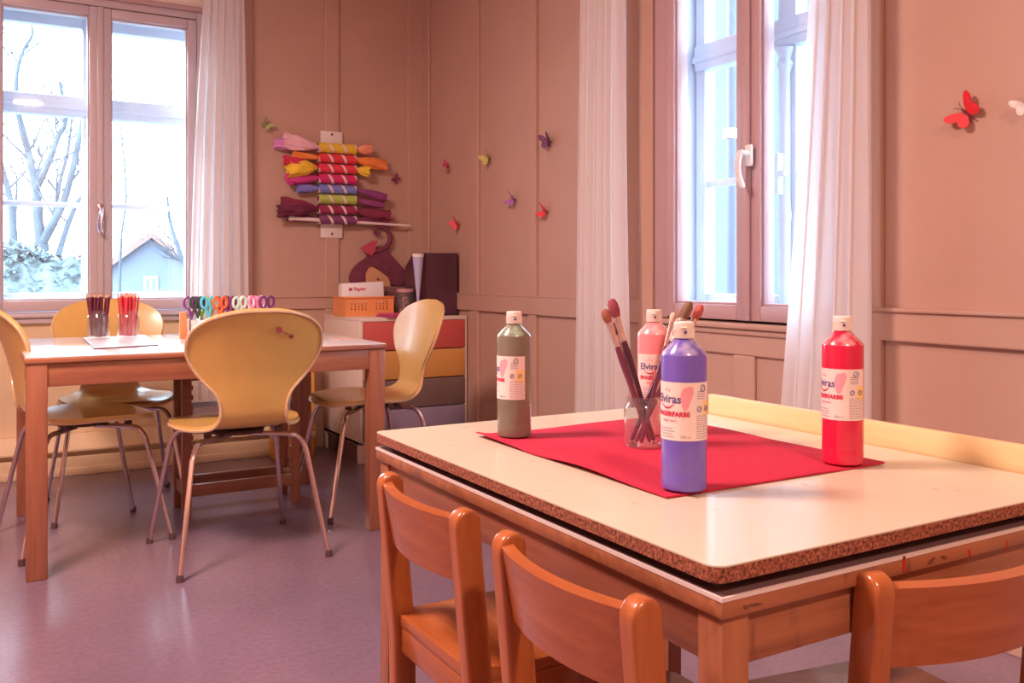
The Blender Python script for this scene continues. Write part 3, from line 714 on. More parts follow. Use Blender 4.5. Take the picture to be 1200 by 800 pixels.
MB().tube([q0-(q1-q0)*0.004, q0+(q1-q0)*0.03], 0.0125, 16).build('end_cap', mat('white_cap', (0.9, 0.8, 0.78), 0.4), t)

# ------------------------------------------------------------------ butterflies
def butterfly(label, px, py, wall, size, col, roll, fold=35, dark=None):
    n = 'back' if wall == 'A' else 'right'
    p = at(px, py, Y=WA-0.004) if wall == 'A' else at(px, py, X=WB-0.004)
    t = tag(thing('butterfly', label, 'butterfly decoration', p), group='paper butterflies on the walls')
    # local: x along wall, y out of the wall, z up
    if wall == 'A': base = Matrix(((-1, 0, 0), (0, -1, 0), (0, 0, 1)))
    else: base = Matrix(((0, -1, 0), (1, 0, 0), (0, 0, 1)))
    rm = base.to_4x4() @ Matrix.Rotation(radians(roll), 4, 'Y')
    t.rotation_euler = rm.to_euler()
    wm = mat('wing_'+label.split()[0], col, 0.55, noise=0.25, nscale=70)
    s = size*0.57
    fold *= 0.8
    wing = [(0.04, 0.02), (0.25, 0.35), (0.62, 0.66), (0.93, 0.72), (1.0, 0.55), (0.92, 0.28), (0.66, 0.04), (0.74, -0.16), (0.70, -0.42), (0.50, -0.58), (0.28, -0.50), (0.10, -0.22), (0.03, -0.08)]
    wing = spline(wing+[wing[0]], 3)[:-1]
    off = 0.010
    for sx in (-1, 1):
        a = radians(fold); u = Vector((sx*cos(a), sin(a), 0)); wv = Vector((-sx*sin(a), cos(a), 0))
        mb = MB(); mb.prism([(q[0]*s, q[1]*s) for q in wing], 0.0012, o=(0, off, 0), u=u, v=(0, 0, 1), w=wv)
        mb.build('wing', wm, t, smooth=0)
    dk = mat('body_'+label.split()[0], dark or tuple(c*0.35 for c in col), 0.6)
    b = MB(); b.tube([(0, off, -0.48*s), (0, off+0.001, -0.2*s), (0, off+0.002, 0.1*s), (0, off+0.001, 0.36*s)], [0.03*s+0.0005, 0.07*s, 0.08*s, 0.05*s], 8)
    b.tube([(0, -0.004, 0), (0, off, 0)], 0.0018, 6)
    b.build('body', dk, t)
    f = MB()
    for sx in (-1, 1): f.tube([(0, off+0.001, 0.35*s), (sx*0.12*s, off+0.004, 0.60*s), (sx*0.24*s, off+0.005, 0.72*s)], 0.0007, 5)
    f.build('antennae', dk, t)
    return t
butterfly('pale green butterfly on the window wall above the paper rack', 311, 147, 'A', 0.075, (0.42, 0.44, 0.16), -40, 50)
butterfly('dark wine butterfly on the window wall right of the paper rack', 462.5, 210.5, 'A', 0.062, (0.30, 0.05, 0.14), 50, 48)
butterfly('magenta butterfly, leftmost on the wall with six small ones', 526, 195.5, 'B', 0.070, (0.72, 0.08, 0.24), -70, 50)
butterfly('yellow-green butterfly at mid height of the butterfly wall', 574.5, 185.5, 'B', 0.085, (0.60, 0.56, 0.14), 30, 52)
butterfly('blackish purple butterfly, topmost on the wall left of the curtain', 646, 166, 'B', 0.088, (0.16, 0.03, 0.14), 8, 60)
butterfly('violet butterfly with pale wing spots, between the two panel joints', 603.5, 233.5, 'B', 0.078, (0.40, 0.16, 0.44), 60, 48)
butterfly('scarlet butterfly nearest the left curtain of the handled window', 640.5, 247, 'B', 0.074, (0.82, 0.06, 0.09), 65, 45)
butterfly('coral red butterfly, lowest on the wall above the cabinet', 538.5, 262.5, 'B', 0.085, (0.85, 0.10, 0.12), 32, 60)
butterfly('large bright red butterfly on the wall right of the curtains', 1136, 133, 'B', 0.086, (0.78, 0.01, 0.02), 48, 22, (0.12, 0.0, 0.01))
butterfly('white butterfly at the right picture edge, beside the large red one', 1206, 124, 'B', 0.060, (0.85, 0.82, 0.80), 20, 35)

# ------------------------------------------------------------------ pencil jars on the far table
zt = T_h
t = thing('drawing_pad', 'thin dark-edged pad lying under the two pencil jars', 'pad', (0, 0, zt))
pp = [at(x, y, z=zt) for x, y in ((98, 397), (110, 409.5), (186, 405), (170, 393.5))]
MB().prism([(p.x, p.y) for p in pp], 0.0045, o=(0, 0, 0), u=(1, 0, 0), v=(0, 1, 0), w=(0, 0, 1)).build('pages', mat('pad_pages', (0.12, 0.02, 0.05), 0.5), t, smooth=0)
MB().prism([(p.x, p.y) for p in pp], 0.0006, o=(0, 0, 0.0045), u=(1, 0, 0), v=(0, 1, 0), w=(0, 0, 1)).build('cover', mat('pad_cover', (0.80, 0.74, 0.78), 0.3), t, smooth=0)
def pencil_proto(name, label, col, lead, group, L_=0.165):
    t = tag(thing(name, label, 'pencil'), group=group)
    mb = MB(); mb.lathe([(0.0041, 0), (0.0041, L_-0.016)], n=6); mb.build('barrel', mat(name+'_paint'+label[:6], col, 0.35), t, smooth=0)
    MB().lathe([(0.0036, L_-0.016), (0.0014, L_-0.004)], n=8, caps=False).build('point', mat(name+'_wood'+label[:6], (0.62, 0.36, 0.24), 0.6), t)
    MB().lathe([(0.0015, L_-0.0045), (0.0003, L_)], n=6).build('tip', mat(name+'_lead'+label[:6], lead, 0.5), t)
    return t
def fill_jar(cx, cy, z0, r, n, protos, h, seed):
    rnd = random.Random(seed); out = []
    for k in range(n):
        a = 2*pi*k/n*2.0+rnd.random()*0.5; ri = r*(0.35+0.65*((k % 3)/2.0)) if k else 0
        bx, by = cx+ri*0.85*cos(a), cy+ri*0.85*sin(a)
        tw = a+rnd.uniform(-1.1, 1.1)
        tx, ty = cx+r*1.25*(ri/r)*cos(tw)*1.15, cy+r*1.25*(ri/r)*sin(tw)*1.15
        d = Vector((tx-bx, ty-by, h)).normalized()
        src = protos[k % len(protos)]
        if src not in out and src.get('used') is None: o = src; src['used'] = 1
        else: o = copy_tree(src)
        if 'used' in o: pass
        o.location = (bx, by, z0+rnd.uniform(0, 0.004)); o.rotation_mode = 'QUATERNION'; o.rotation_quaternion = d.to_track_quat('Z', 'Y')
        out.append(o)
    return out
j1 = at(115.5, 396.5, z=zt+0.005); j2 = at(150.5, 395.5, z=zt+0.005)
glass_jar('glass_jar', 'left pencil jar on the far table, full of dark wine pencils', (j1.x, j1.y, zt+0.005), 0.040, 0.106)
glass_jar('glass_jar', 'right pencil jar on the far table, full of red pencils', (j2.x, j2.y, zt+0.005), 0.040, 0.106)
pd = pencil_proto('pencil', 'dark wine coloured pencil standing in the left pencil jar', (0.15, 0.02, 0.045), (0.1, 0.02, 0.05), 'dark wine pencils in the left jar')
pr = pencil_proto('pencil', 'red pencil standing in the right pencil jar', (0.66, 0.04, 0.06), (0.6, 0.03, 0.05), 'red pencils in the right jar')
a_ = fill_jar(j1.x, j1.y, zt+0.012, 0.029, 25, [pd], 0.165, 3)
b_ = fill_jar(j2.x, j2.y, zt+0.012, 0.029, 25, [pr], 0.165, 8)
for o in a_+b_:
    if 'used' in o: del o['used']

# ------------------------------------------------------------------ scissors in a holder block
hb0 = at(217.5, 400, z=zt); 
HX, HY = 0.690, 3.66
t = thing('scissors_holder', 'white dotted holder box full of coloured scissors on the far table', 'holder', (HX, HY, zt))
b = MB(); HL, HD, HH = 0.325, 0.11, 0.072
b.box((0, 0, 0), (HL, 0.004, HH)).box((0, HD-0.004, 0), (HL, HD, HH)).box((0, 0, 0), (0.004, HD, HH)).box((HL-0.004, 0, 0), (HL, HD, HH)).box((0, 0, 0), (HL, HD, 0.004))
b.build('box_body', mat('cream_card', (0.80, 0.72, 0.68), 0.5), t, smooth=0)
b = MB(); rnd = random.Random(4)
for k in range(16): b.lathe([(0.004, 0), (0.004, -0.0008)], c=(0.015+0.29*rnd.random(), -0.0002, 0.010+0.05*rnd.random()), n=10, axis='y')
for k in range(6): b.lathe([(0.004, 0), (0.004, -0.0008)], c=(-0.0002, 0.015+0.08*rnd.random(), 0.010+0.05*rnd.random()), n=10, axis='x')
b.build('dots', mat('wine_dots', (0.40, 0.10, 0.14), 0.6), t, smooth=0)
b = MB(); b.box((0.002, 0.03, HH-0.004), (HL-0.002, HD-0.002, HH-0.001)); 
MB().box((-0.028, 0.045, 0), (-0.002, 0.06, HH+0.030), 0.003).build('end_board', mat('orange_wood_board', (0.72, 0.26, 0.10), 0.5), t)
MB().box((-0.03, 0.03, 0), (-0.001, 0.075, 0.006), 0.001).build('board_foot', mat('orange_wood_foot', (0.72, 0.26, 0.10), 0.5), t)
def make_scissors(label, col, col2, loc, rz, tilt):
    t = tag(thing('scissors', label, 'scissors', loc, 0), group='scissors standing in the holder')
    t.rotation_euler = (radians(tilt), 0, rz)
    m1 = mat('grip_'+label[:14], col, 0.35)
    for sx in (-1, 1):
        mb = MB(); pts = []
        cxx, cz = sx*0.0165, 0.128
        for k in range(17):
            a = 2*pi*k/16; pts.append((cxx+0.0125*cos(a), 0, cz+0.021*sin(a)))
        mb.tube(pts, 0.0056, 8, caps=False)
        mb.tube([(cxx-sx*0.004, 0, cz-0.017), (sx*0.004, 0, 0.085), (-sx*0.002, 0, 0.066)], [0.005, 0.006, 0.004], 8)
        mb.build('handle', m1 if sx < 0 or not col2 else mat('grip2_'+label[:12], col2, 0.35), t)
        bl = MB(); bl.prism([(-sx*0.007, 0.075), (sx*0.006, 0.072), (sx*0.001, 0.002), (-sx*0.001, 0.0)], 0.0012, o=(0, 0.0006*sx, 0)); bl.build('blade', M['chrome'], t, smooth=0)
    MB().lathe([(0.0035, -0.003), (0.0035, 0.003)], c=(0, 0, 0.066), n=10, axis='y').build('pivot', M['chrome'], t)
    return t
sc = [('purple', (0.25, 0.06, 0.30), None), ('blackish green', (0.05, 0.07, 0.06), None), ('lime green', (0.35, 0.75, 0.10), None), ('turquoise', (0.10, 0.62, 0.85), None), ('amber', (0.95, 0.45, 0.04), None),
      ('orange-red', (0.90, 0.16, 0.04), None), ('dark wine', (0.22, 0.02, 0.07), None), ('plum', (0.24, 0.04, 0.20), None), ('dark maroon', (0.16, 0.02, 0.06), None), ('pale mint', (0.62, 0.85, 0.70), None), ('yellow', (0.85, 0.75, 0.10), None),
      ('white', (0.85, 0.82, 0.84), None), ('magenta', (0.70, 0.05, 0.30), None), ('rose pink', (0.90, 0.30, 0.48), None), ('pale pink', (0.95, 0.66, 0.72), None), ('dark violet', (0.16, 0.03, 0.16), None)]
for k, (nm, c, c2) in enumerate(sc):
    row = k % 2; x = HX+0.022+k*0.0188; y = HY+(0.032 if row else 0.078)+0.006*sin(k*2.1)
    make_scissors(nm+' handled scissors standing in the dotted holder on the far table', c, c2, (x, y, zt+0.010), radians((-12, 18, -25, 8)[k % 4]), (4, -5, 3, -3, 5)[k % 5])

# ------------------------------------------------------------------ near table
BX0, BX1, BY0, BY1 = 0.605, 1.262, 0.652, 1.53
BZ = 0.64
def chipboard_mat():
    m, nt, b = new_mat('chipboard_edge'); L = nt.links.new
    tc = nt.nodes.new('ShaderNodeTexCoord'); v = nt.nodes.new('ShaderNodeTexVoronoi'); v.inputs['Scale'].default_value = 420
    n = nt.nodes.new('ShaderNodeTexNoise'); n.inputs['Scale'].default_value = 260; n.inputs['Detail'].default_value = 3
    cr = nt.nodes.new('ShaderNodeValToRGB'); cr.color_ramp.elements[0].position = 0.36; cr.color_ramp.elements[0].color = (0.12, 0.035, 0.025, 1); cr.color_ramp.elements[1].position = 0.66; cr.color_ramp.elements[1].color = (0.50, 0.20, 0.11, 1)
    e = cr.color_ramp.elements.new(0.5); e.color = (0.34, 0.10, 0.055, 1)
    L(tc.outputs['Object'], v.inputs['Vector']); L(tc.outputs['Object'], n.inputs['Vector']); L(n.outputs['Fac'], cr.inputs[0])
    mx = nt.nodes.new('ShaderNodeMix'); mx.data_type = 'RGBA'; mx.blend_type = 'MULTIPLY'; mx.inputs[0].default_value = 0.35
    L(cr.outputs[0], mx.inputs[6]); L(v.outputs['Color'], mx.inputs[7]); L(mx.outputs[2], b.inputs['Base Color']); b.inputs['Roughness'].default_value = 0.8
    return m
def top_mat():
    m, nt, b = new_mat('worn_cream_board'); L = nt.links.new
    tc = nt.nodes.new('ShaderNodeTexCoord'); n = nt.nodes.new('ShaderNodeTexNoise'); n.inputs['Scale'].default_value = 3; n.inputs['Detail'].default_value = 5
    mx = nt.nodes.new('ShaderNodeMix'); mx.data_type = 'RGBA'; mx.inputs[6].default_value = (0.66, 0.61, 0.49, 1); mx.inputs[7].default_value = (0.60, 0.51, 0.38, 1)
    L(tc.outputs['Object'], n.inputs['Vector']); L(n.outputs['Fac'], mx.inputs[0])
    # scattered small dark scuffs
    mp = nt.nodes.new('ShaderNodeMapping'); mp.inputs['Scale'].default_value = (3, 1, 1); mp.inputs['Rotation'].default_value = (0, 0, 0.6)
    n2 = nt.nodes.new('ShaderNodeTexNoise'); n2.inputs['Scale'].default_value = 22; n2.inputs['Detail'].default_value = 2
    L(tc.outputs['Object'], mp.inputs[0]); L(mp.outputs[0], n2.inputs['Vector'])
    rp = nt.nodes.new('ShaderNodeMapRange'); rp.inputs[1].default_value = 0.70; rp.inputs[2].default_value = 0.76; L(n2.outputs['Fac'], rp.inputs[0])
    m2 = nt.nodes.new('ShaderNodeMix'); m2.data_type = 'RGBA'; m2.inputs[7].default_value = (0.35, 0.26, 0.2, 1); L(rp.outputs[0], m2.inputs[0]); L(mx.outputs[2], m2.inputs[6])
    L(m2.outputs[2], b.inputs['Base Color']); b.inputs['Roughness'].default_value = 0.32; b.inputs['Coat Weight'].default_value = 0.15
    return m
def paint_wood_mat():
    m = wood('paint_marked_beech', (0.42, 0.16, 0.075), (0.26, 0.085, 0.04), 'x', 5, 0.42)
    nt = m.node_tree; b = nt.nodes['Principled BSDF']; L = nt.links.new
    src = b.inputs['Base Color'].links[0].from_socket
    tc = nt.nodes.new('ShaderNodeTexCoord'); mp = nt.nodes.new('ShaderNodeMapping'); mp.inputs['Scale'].default_value = (2.0, 2.0, 0.6); mp.inputs['Location'].default_value = (0.3, 0, 0)
    n = nt.nodes.new('ShaderNodeTexNoise'); n.inputs['Scale'].default_value = 9; n.inputs['Detail'].default_value = 4
    rp = nt.nodes.new('ShaderNodeMapRange'); rp.inputs[1].default_value = 0.60; rp.inputs[2].default_value = 0.66
    mx = nt.nodes.new('ShaderNodeMix'); mx.data_type = 'RGBA'; mx.inputs[7].default_value = (0.20, 0.07, 0.05, 1)
    L(tc.outputs['Object'], mp.inputs[0]); L(mp.outputs[0], n.inputs['Vector']); L(n.outputs['Fac'], rp.inputs[0]); L(rp.outputs[0], mx.inputs[0]); L(src, mx.inputs[6]); L(mx.outputs[2], b.inputs['Base Color'])
    return m
M['beech_x'] = paint_wood_mat()
M['beech_y'] = wood('beech_side', (0.36, 0.13, 0.075), (0.24, 0.075, 0.045), 'y', 5, 0.42)
M['beech_z'] = wood('beech_leg', (0.40, 0.15, 0.07), (0.26, 0.085, 0.045), 'z', 5, 0.42)
t = thing('craft_table', 'near low wooden table with beech frame and legs beneath the chipboard sheet', 'table', (0.606, 0.645, 0))
nx, ny = 1.285-0.606, 1.525-0.645
zs = 0.6125
MB().box((0, 0, zs-0.021), (nx, ny, zs-0.003), 0.0025).build('tabletop', [M['beech_x']], t)
MB().box((0.0, 0.0, zs-0.0032), (nx, ny, zs), 0.001).build('laminate', mat('shaded_table_face', (0.13, 0.07, 0.075), 0.4), t)  # slab face coloured dark to stand for the shade below the board
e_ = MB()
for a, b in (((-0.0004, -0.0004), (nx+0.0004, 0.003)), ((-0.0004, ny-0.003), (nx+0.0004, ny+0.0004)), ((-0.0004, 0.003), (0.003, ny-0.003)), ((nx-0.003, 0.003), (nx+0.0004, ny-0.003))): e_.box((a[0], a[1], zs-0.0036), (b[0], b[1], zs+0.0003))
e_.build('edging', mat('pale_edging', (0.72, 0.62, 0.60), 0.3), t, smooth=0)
for a, b, m_ in (((0.042, 0.010, zs-0.074), (nx-0.042, 0.030, zs-0.022), 'beech_x'), ((0.042, ny-0.030, zs-0.074), (nx-0.042, ny-0.010, zs-0.022), 'beech_x'), ((0.010, 0.042, zs-0.074), (0.030, ny-0.042, zs-0.022), 'beech_y'), ((nx-0.030, 0.042, zs-0.074), (nx-0.010, ny-0.042, zs-0.022), 'beech_y')):
    MB().box(a, b, 0.002).build('apron', M[m_], t)
for x in (0.006, nx-0.042):
    for y in (0.006, ny-0.042): MB().box((x, y, 0), (x+0.036, y+0.036, zs-0.0215), 0.003).build('leg', M['beech_z'], t)
# smears of paint
def smear(px, y0, y1, wd, tilt, m_, name, seed):
    a = at(px, y0, Y=0.645); b = at(px, y1, Y=0.645); rq = random.Random(seed); mb = MB(); n = 7; L1 = []; L2 = []
    for k in range(n):
        f_ = k/(n-1); z = a.z+(b.z-a.z)*f_; x = a.x-0.606+tilt*f_; w_ = wd*(0.35+0.65*sin(pi*(0.12+0.76*f_)))*rq.uniform(0.7, 1.2)
        L1.append((x-w_/2, z)); L2.append((x+w_/2, z))
    mb.prism(L1+L2[::-1], 0.0004, o=(0, -0.0004, 0)); mb.build(name, m_, t, smooth=0)
redp = mat('red_paint_smear', (0.50, 0.03, 0.02), 0.4); drk = mat('dark_smear', (0.17, 0.06, 0.035), 0.6)
smear(1059, 651, 671, 0.0055, 0.001, redp, 'paint_smear', 1); smear(1135, 643, 652, 0.0045, 0.004, redp, 'paint_smear', 2); smear(1180, 632, 645, 0.003, 0.0, redp, 'paint_smear', 3)
smear(1094, 653, 660, 0.012, -0.008, drk, 'paint_smear', 4); smear(1104, 651, 656, 0.010, 0.006, drk, 'paint_smear', 9); smear(882, 707, 711, 0.016, 0.006, drk, 'paint_smear', 5); smear(873, 709, 714, 0.007, 0.002, drk, 'paint_smear', 7)
# chipboard sheet
t = thing('chipboard_sheet', 'worn cream-topped chipboard sheet covering the near table', 'board', (BX0, BY0, 0))
bx, by = BX1-BX0, BY1-BY0; rr = 0.016
def rounded(x0, y0, x1, y1, r, n=6):
    out = []
    for cx, cy, a0 in ((x1-r, y0+r, -90), (x1-r, y1-r, 0), (x0+r, y1-r, 90), (x0+r, y0+r, 180)):
        for k in range(n+1):
            a = radians(a0+90*k/n); out.append((cx+r*cos(a), cy+r*sin(a)))
    return out
MB().prism(rounded(0, 0, bx, by, rr), 0.0150, o=(0, 0, BZ-0.0166), u=(1, 0, 0), v=(0, 1, 0), w=(0, 0, 1)).build('core', chipboard_mat(), t, smooth=30)
MB().prism(rounded(0, 0, bx, by, rr), 0.0016, o=(0, 0, BZ-0.0016), u=(1, 0, 0), v=(0, 1, 0), w=(0, 0, 1)).build('top_sheet', top_mat(), t, smooth=30)
MB().box((0.022, 0.022, zs+0.0004), (bx-0.022, by-0.022, BZ-0.0166), 0.0).build('gap_filler', mat('shaded_gap_filler', (0.16, 0.08, 0.08), 0.8), t, smooth=0)  # recessed filler sheet, its dark colour stands for the shade in the gap
# pine strip behind the board
t = thing('pine_strip', 'pale pine strip standing along the wall side of the near table', 'wooden strip', (1.268, 0.3, 0))
# rests on the table top edge
MB().box((0, 0.343, zs), (0.016, 1.09, 0.679), 0.002).build('strip_body', wood('pale_pine', (0.86, 0.64, 0.34), (0.76, 0.52, 0.26), 'y', 5, 0.4), t)
# red felt
FX0, FX1, FY0, FY1 = 0.738, 1.152, 0.884, 1.392
t = tag(MB().grid(lambda u, v: (FX0+(FX1-FX0)*u, FY0+(FY1-FY0)*v, BZ+0.0004+0.0030*(1+0.9*noisev(u*3.1, v*3.7, 2.0)) + 0.006*max(0, 0.06-u)/0.06*abs(sin(v*5.0))*0.8), 40, 48, thick=0.0022).build('felt_mat', mat('crimson_felt_mat', (0.50, 0.010, 0.050), 0.85, noise=0.06, nscale=200), smooth=60),
    'crimson red felt mat lying under the paint bottles', 'mat')
t['label'] = 'crimson red felt mat lying under the paint bottles'

# ------------------------------------------------------------------ paint bottles
BZf = BZ+0.0045
def bottle(label, loc, paint, face_deg, H=0.215, Rb=0.0292, dark=None, pale=None):
    """face_deg: turn of the label's fine-print column"""
    t = tag(thing('paint_bottle', label, 'paint bottle', loc), group='finger paint bottles on the near table')
    cam = math.atan2(-loc[1], -loc[0])          # which way the viewer stands
    t.rotation_euler = (0, 0, cam)
    pm = mat('paint_'+label[:10], paint, 0.28, coat=0.5)
    MB().lathe([(Rb*0.90, 0.0), (Rb*0.985, 0.002), (Rb, 0.006), (Rb, 0.020), (Rb*0.99, 0.022), (Rb, 0.024), (Rb, H*0.795), (Rb*0.985, H*0.805)], n=56, caps=True).build('bottle_body', pm, t, smooth=40)
    sh, nt, bb = new_mat('shoulder_'+label[:10])
    pale = pale or tuple(0.55*c+0.40 for c in paint)
    tc = nt.nodes.new('ShaderNodeTexCoord'); nz = nt.nodes.new('ShaderNodeTexNoise'); nz.inputs['Scale'].default_value = 38; nz.inputs['Detail'].default_value = 2
    mx = nt.nodes.new('ShaderNodeMix'); mx.data_type = 'RGBA'; mx.inputs[6].default_value = (*paint, 1); mx.inputs[7].default_value = (*pale, 1)
    rp = nt.nodes.new('ShaderNodeMapRange'); rp.inputs[1].default_value = 0.38; rp.inputs[2].default_value = 0.58
    nt.links.new(tc.outputs['Object'], nz.inputs['Vector']); nt.links.new(nz.outputs['Fac'], rp.inputs[0]); nt.links.new(rp.outputs[0], mx.inputs[0]); nt.links.new(mx.outputs[2], bb.inputs['Base Color'])
    bb.inputs['Roughness'].default_value = 0.2; bb.inputs['Coat Weight'].default_value = 0.6
    MB().lathe([(Rb*0.985, H*0.805), (Rb*0.95, H*0.82), (Rb*0.42, H*0.893), (Rb*0.38, H*0.90), (Rb*0.38, H*0.915)], n=48).build('shoulder', sh, t, smooth=60)
    cap = MB(); cap.lathe([(Rb*0.45, H*0.903), (Rb*0.46, H*0.908), (Rb*0.45, H*0.965), (Rb*0.455, H*0.967), (Rb*0.44, H*0.995), (Rb*0.40, H)], n=40)
    for k in range(40):
        a = 2*pi*k/40; cap.box((Rb*0.455*cos(a)-0.0004, Rb*0.455*sin(a)-0.0004, H*0.912), (Rb*0.455*cos(a)+0.0004, Rb*0.455*sin(a)+0.0004, H*0.955))
    a = 0.25; cap.box((Rb*0.42, -0.004, H*0.962), (Rb*0.52, 0.004, H*0.972), 0.0008)
    co = cap.build('cap', mat('white_cap_plastic', (0.86, 0.79, 0.74), 0.35), t, smooth=40)
    MB().lathe([(0.0022, 0), (0.0022, 0.0012)], c=(Rb*0.45, 0.002, H*0.94), n=12, axis='x').build('cap_mark', ink_blue, co)
    # label: wrap. local angle: +x faces the viewer, positive angle = viewer's right -> -y? handled by sign
    z0, z1 = H*0.305, H*0.648; Rl = Rb+0.0004
    def cyl(deg, z, dr=0.0): 
        a = radians(deg); return ((Rl+dr)*cos(a), (Rl+dr)*sin(a), z)
    base = face_deg
    lb = MB(); lb.grid(lambda u, v: cyl(base-125+u*(125+57), z0+(z1-z0)*v), 60, 1); lo = lb.build('label', label_mat(dark), t, smooth=60)
    K = 180/(pi*Rl)
    def on(dc, zc_): return lambda x, y: cyl(base+dc+x*K, zc_+y, 0.00035)
    hL = z1-z0
    bl = MB(); pts = []
    for k in range(25):
        a = 2*pi*k/24; rr_ = 1+0.15*sin(3*a)
        pts.append((15*rr_*cos(a)+3*sin(a), 0.015*rr_*sin(a)+0.002*cos(a)))
    bl.grid(lambda u, v: cyl(base-21+pts[int(round(u*24))][0]*v, z1-0.0185+pts[int(round(u*24))][1]*v, 0.0002), 24, 6); bl.build('pink_blot', mat('pink_blot', (0.86, 0.36, 0.46), 0.5), lo)
    tx = MB(); text_onto(tx, 'Elviras', 0.0150, on(-72, z1-0.026), 'CENTER', 0.0003); tx.build('brand_word', ink_blue, lo, smooth=0)
    sw = MB(); pts = []
    for k in range(13):
        s = k/12; pts.append(cyl(base-95+42*s, z1-0.027-0.0055*sin(s*pi)**0.8, 0.0004))
    sw.tube(pts, [0.0002+0.0009*sin(k/12*pi) for k in range(13)], 6); sw.build('swoosh', ink_red, lo)
    # small crown-like sparks above the word
    sp_ = MB()
    for k, (dx, dz) in enumerate(((-78, 0.0135), (-73, 0.0155), (-68, 0.0135))):
        sp_.tube([cyl(base+dx, z1-0.022+dz-0.0065+0.004, 0.0004), cyl(base+dx+(dx+73)*0.5, z1-0.022+dz-0.001, 0.0004)], 0.0006, 5)
    sp_.build('spark', mat('orange_ink', (0.75, 0.30, 0.12), 0.5), lo)
    tx = MB(); text_onto(tx, 'FINGERFARBE', 0.0082, on(-62, z1-0.043), 'CENTER', 0.0004); text_onto(tx, 'finger paint', 0.0045, on(-66, z1-0.050), 'CENTER'); tx.build('product_word', ink_red, lo, smooth=0)
    fp = MB()
    for k in range(4):
        fp.grid(lambda u, v, k=k: cyl(base-100+u*(48-5*(k % 2)), z0+0.004+k*0.0036+v*0.0009, 0.0003), 12, 1)
    rnd = random.Random(5)
    for k in range(11):
        zq = z0+0.003+k*0.0028
        x = 4
        while x < 50:
            wl = rnd.uniform(3, 9); fp.grid(lambda u, v, x=x, wl=wl, zq=zq: cyl(base+x+u*wl, zq+v*0.0009, 0.0003), 3, 1); x += wl+2
    for k in range(4):
        zq = z1-0.021+k*0.0030
        fp.grid(lambda u, v, zq=zq: cyl(base+6+u*26, zq+v*0.0009, 0.0003), 6, 1)
    text_onto(fp, '500 ml', 0.0048, on(-24, z0+0.0035), 'CENTER')
    fp.build('fine_print', ink_grey, lo, smooth=0)
    ic = MB()
    for dc, zq, r_ in ((12, z0+0.040, 0.0034), (38, z0+0.040, 0.0034), (24, z1-0.0075, 0.0042)):
        pts = [cyl(base+dc+r_*cos(2*pi*k/16)*K, zq+r_*sin(2*pi*k/16), 0.0004) for k in range(17)]
        ic.tube(pts, 0.0005, 5, caps=False)
        ic.tube([cyl(base+dc-r_*0.5*K, zq-r_*0.5, 0.0004), cyl(base+dc+r_*0.5*K, zq+r_*0.5, 0.0004)], 0.0004, 5)
    ic.build('symbol', ink_blue, lo)
    yl = MB(); yl.grid(lambda u, v: cyl(base+26+u*30, z0+0.030+v*0.020, 0.00015), 8, 1); yl.build('yellow_patch', mat('yellow_patch', (0.90, 0.66, 0.28), 0.5), lo)
    return t
_lm = {}
def label_mat(c):
    if 'l' not in _lm: _lm['l'] = mat('label_paper', (0.84, 0.72, 0.70), 0.42)
    return _lm['l']
def bl(px, py, **k):
    p = at(px, py, z=BZf); return (p.x, p.y, BZf)
bottle('blue paint bottle, nearest of the four on the red mat', bl(801.5, 571.5), (0.16, 0.11, 0.55), 28)
bottle('dark green paint bottle at the left corner of the red mat', bl(602.5, 510), (0.19, 0.17, 0.13), -19, H=0.213, pale=(0.36, 0.55, 0.40))
bottle('pink paint bottle behind the glass jar of brushes', (1.012, 1.246, BZf), (0.86, 0.27, 0.30), 59, H=0.215)
bottle('red paint bottle at the right corner of the red mat', bl(987.5, 541.5), (0.66, 0.010, 0.065), 14, H=0.215)

# ------------------------------------------------------------------ brush jar
bj = at(753.5, 522, z=BZf)
glass_jar('glass_jar', 'small clear jar of paint brushes on the red mat', (bj.x, bj.y, BZf), 0.0305, 0.080)
def brush(label, foot, topv, rb, flat, hcol, bcol, L_bris=0.030, red=False, fer=0.042, ferc=(0.80, 0.66, 0.60)):
    foot = Vector(foot); topv = Vector(topv); d = (topv-foot); L_ = d.length
    t = tag(thing('paint_brush', label, 'paint brush', foot), group='paint brushes in the glass jar')
    t.rotation_mode = 'QUATERNION'; t.rotation_quaternion = d.to_track_quat('Z', 'Y')
    hl = L_-L_bris-fer
    MB().lathe([(0.0022, 0), (0.0034, 0.004), (0.0042, hl*0.45), (rb*0.95, hl*0.85), (rb*0.72, hl+0.004)], n=14).build('handle', mat('handle_'+label[:14], hcol, 0.22, coat=0.5), t)
    if red: MB().lathe([(0.0045, hl*0.52), (0.0049, hl*0.53), (0.0052, hl*0.68), (0.0048, hl*0.69)], n=14).build('paint_dab', mat('red_dab', (0.70, 0.05, 0.03), 0.5), t)
    MB().lathe([(rb*0.74, hl), (rb*0.80, hl+0.004), (rb*0.76, hl+0.006), (rb*0.78, hl+fer*0.5), (rb*1.0, hl+fer)], n=16).build('ferrule', mat('ferrule_'+label[:14], ferc, 0.25, metal=0.8), t)
    b = MB(); b.lathe([(rb*0.95, hl+fer-0.002), (rb*1.35, hl+fer+L_bris*0.35), (rb*1.30, hl+fer+L_bris*0.7), (rb*0.80, hl+fer+L_bris*0.95), (rb*0.2, hl+fer+L_bris)], n=18)
    b.build('bristles', mat('bristles_'+label[:14], bcol, 0.8, noise=0.3, nscale=300, stretch=(1, 1, 0.1)), t)
    return t
def vat(px, py, dd):      # a point at a chosen depth offset from the jar centre, along the view
    t_ = (px-600)/F; s_ = (HZ-py)/F
    d0 = bj.x*FX+bj.y*FY+dd
    return Vector(((RX*t_+FX)*d0, (RY*t_+FY)*d0, CH+s_*d0))
dkh = (0.07, 0.016, 0.04)
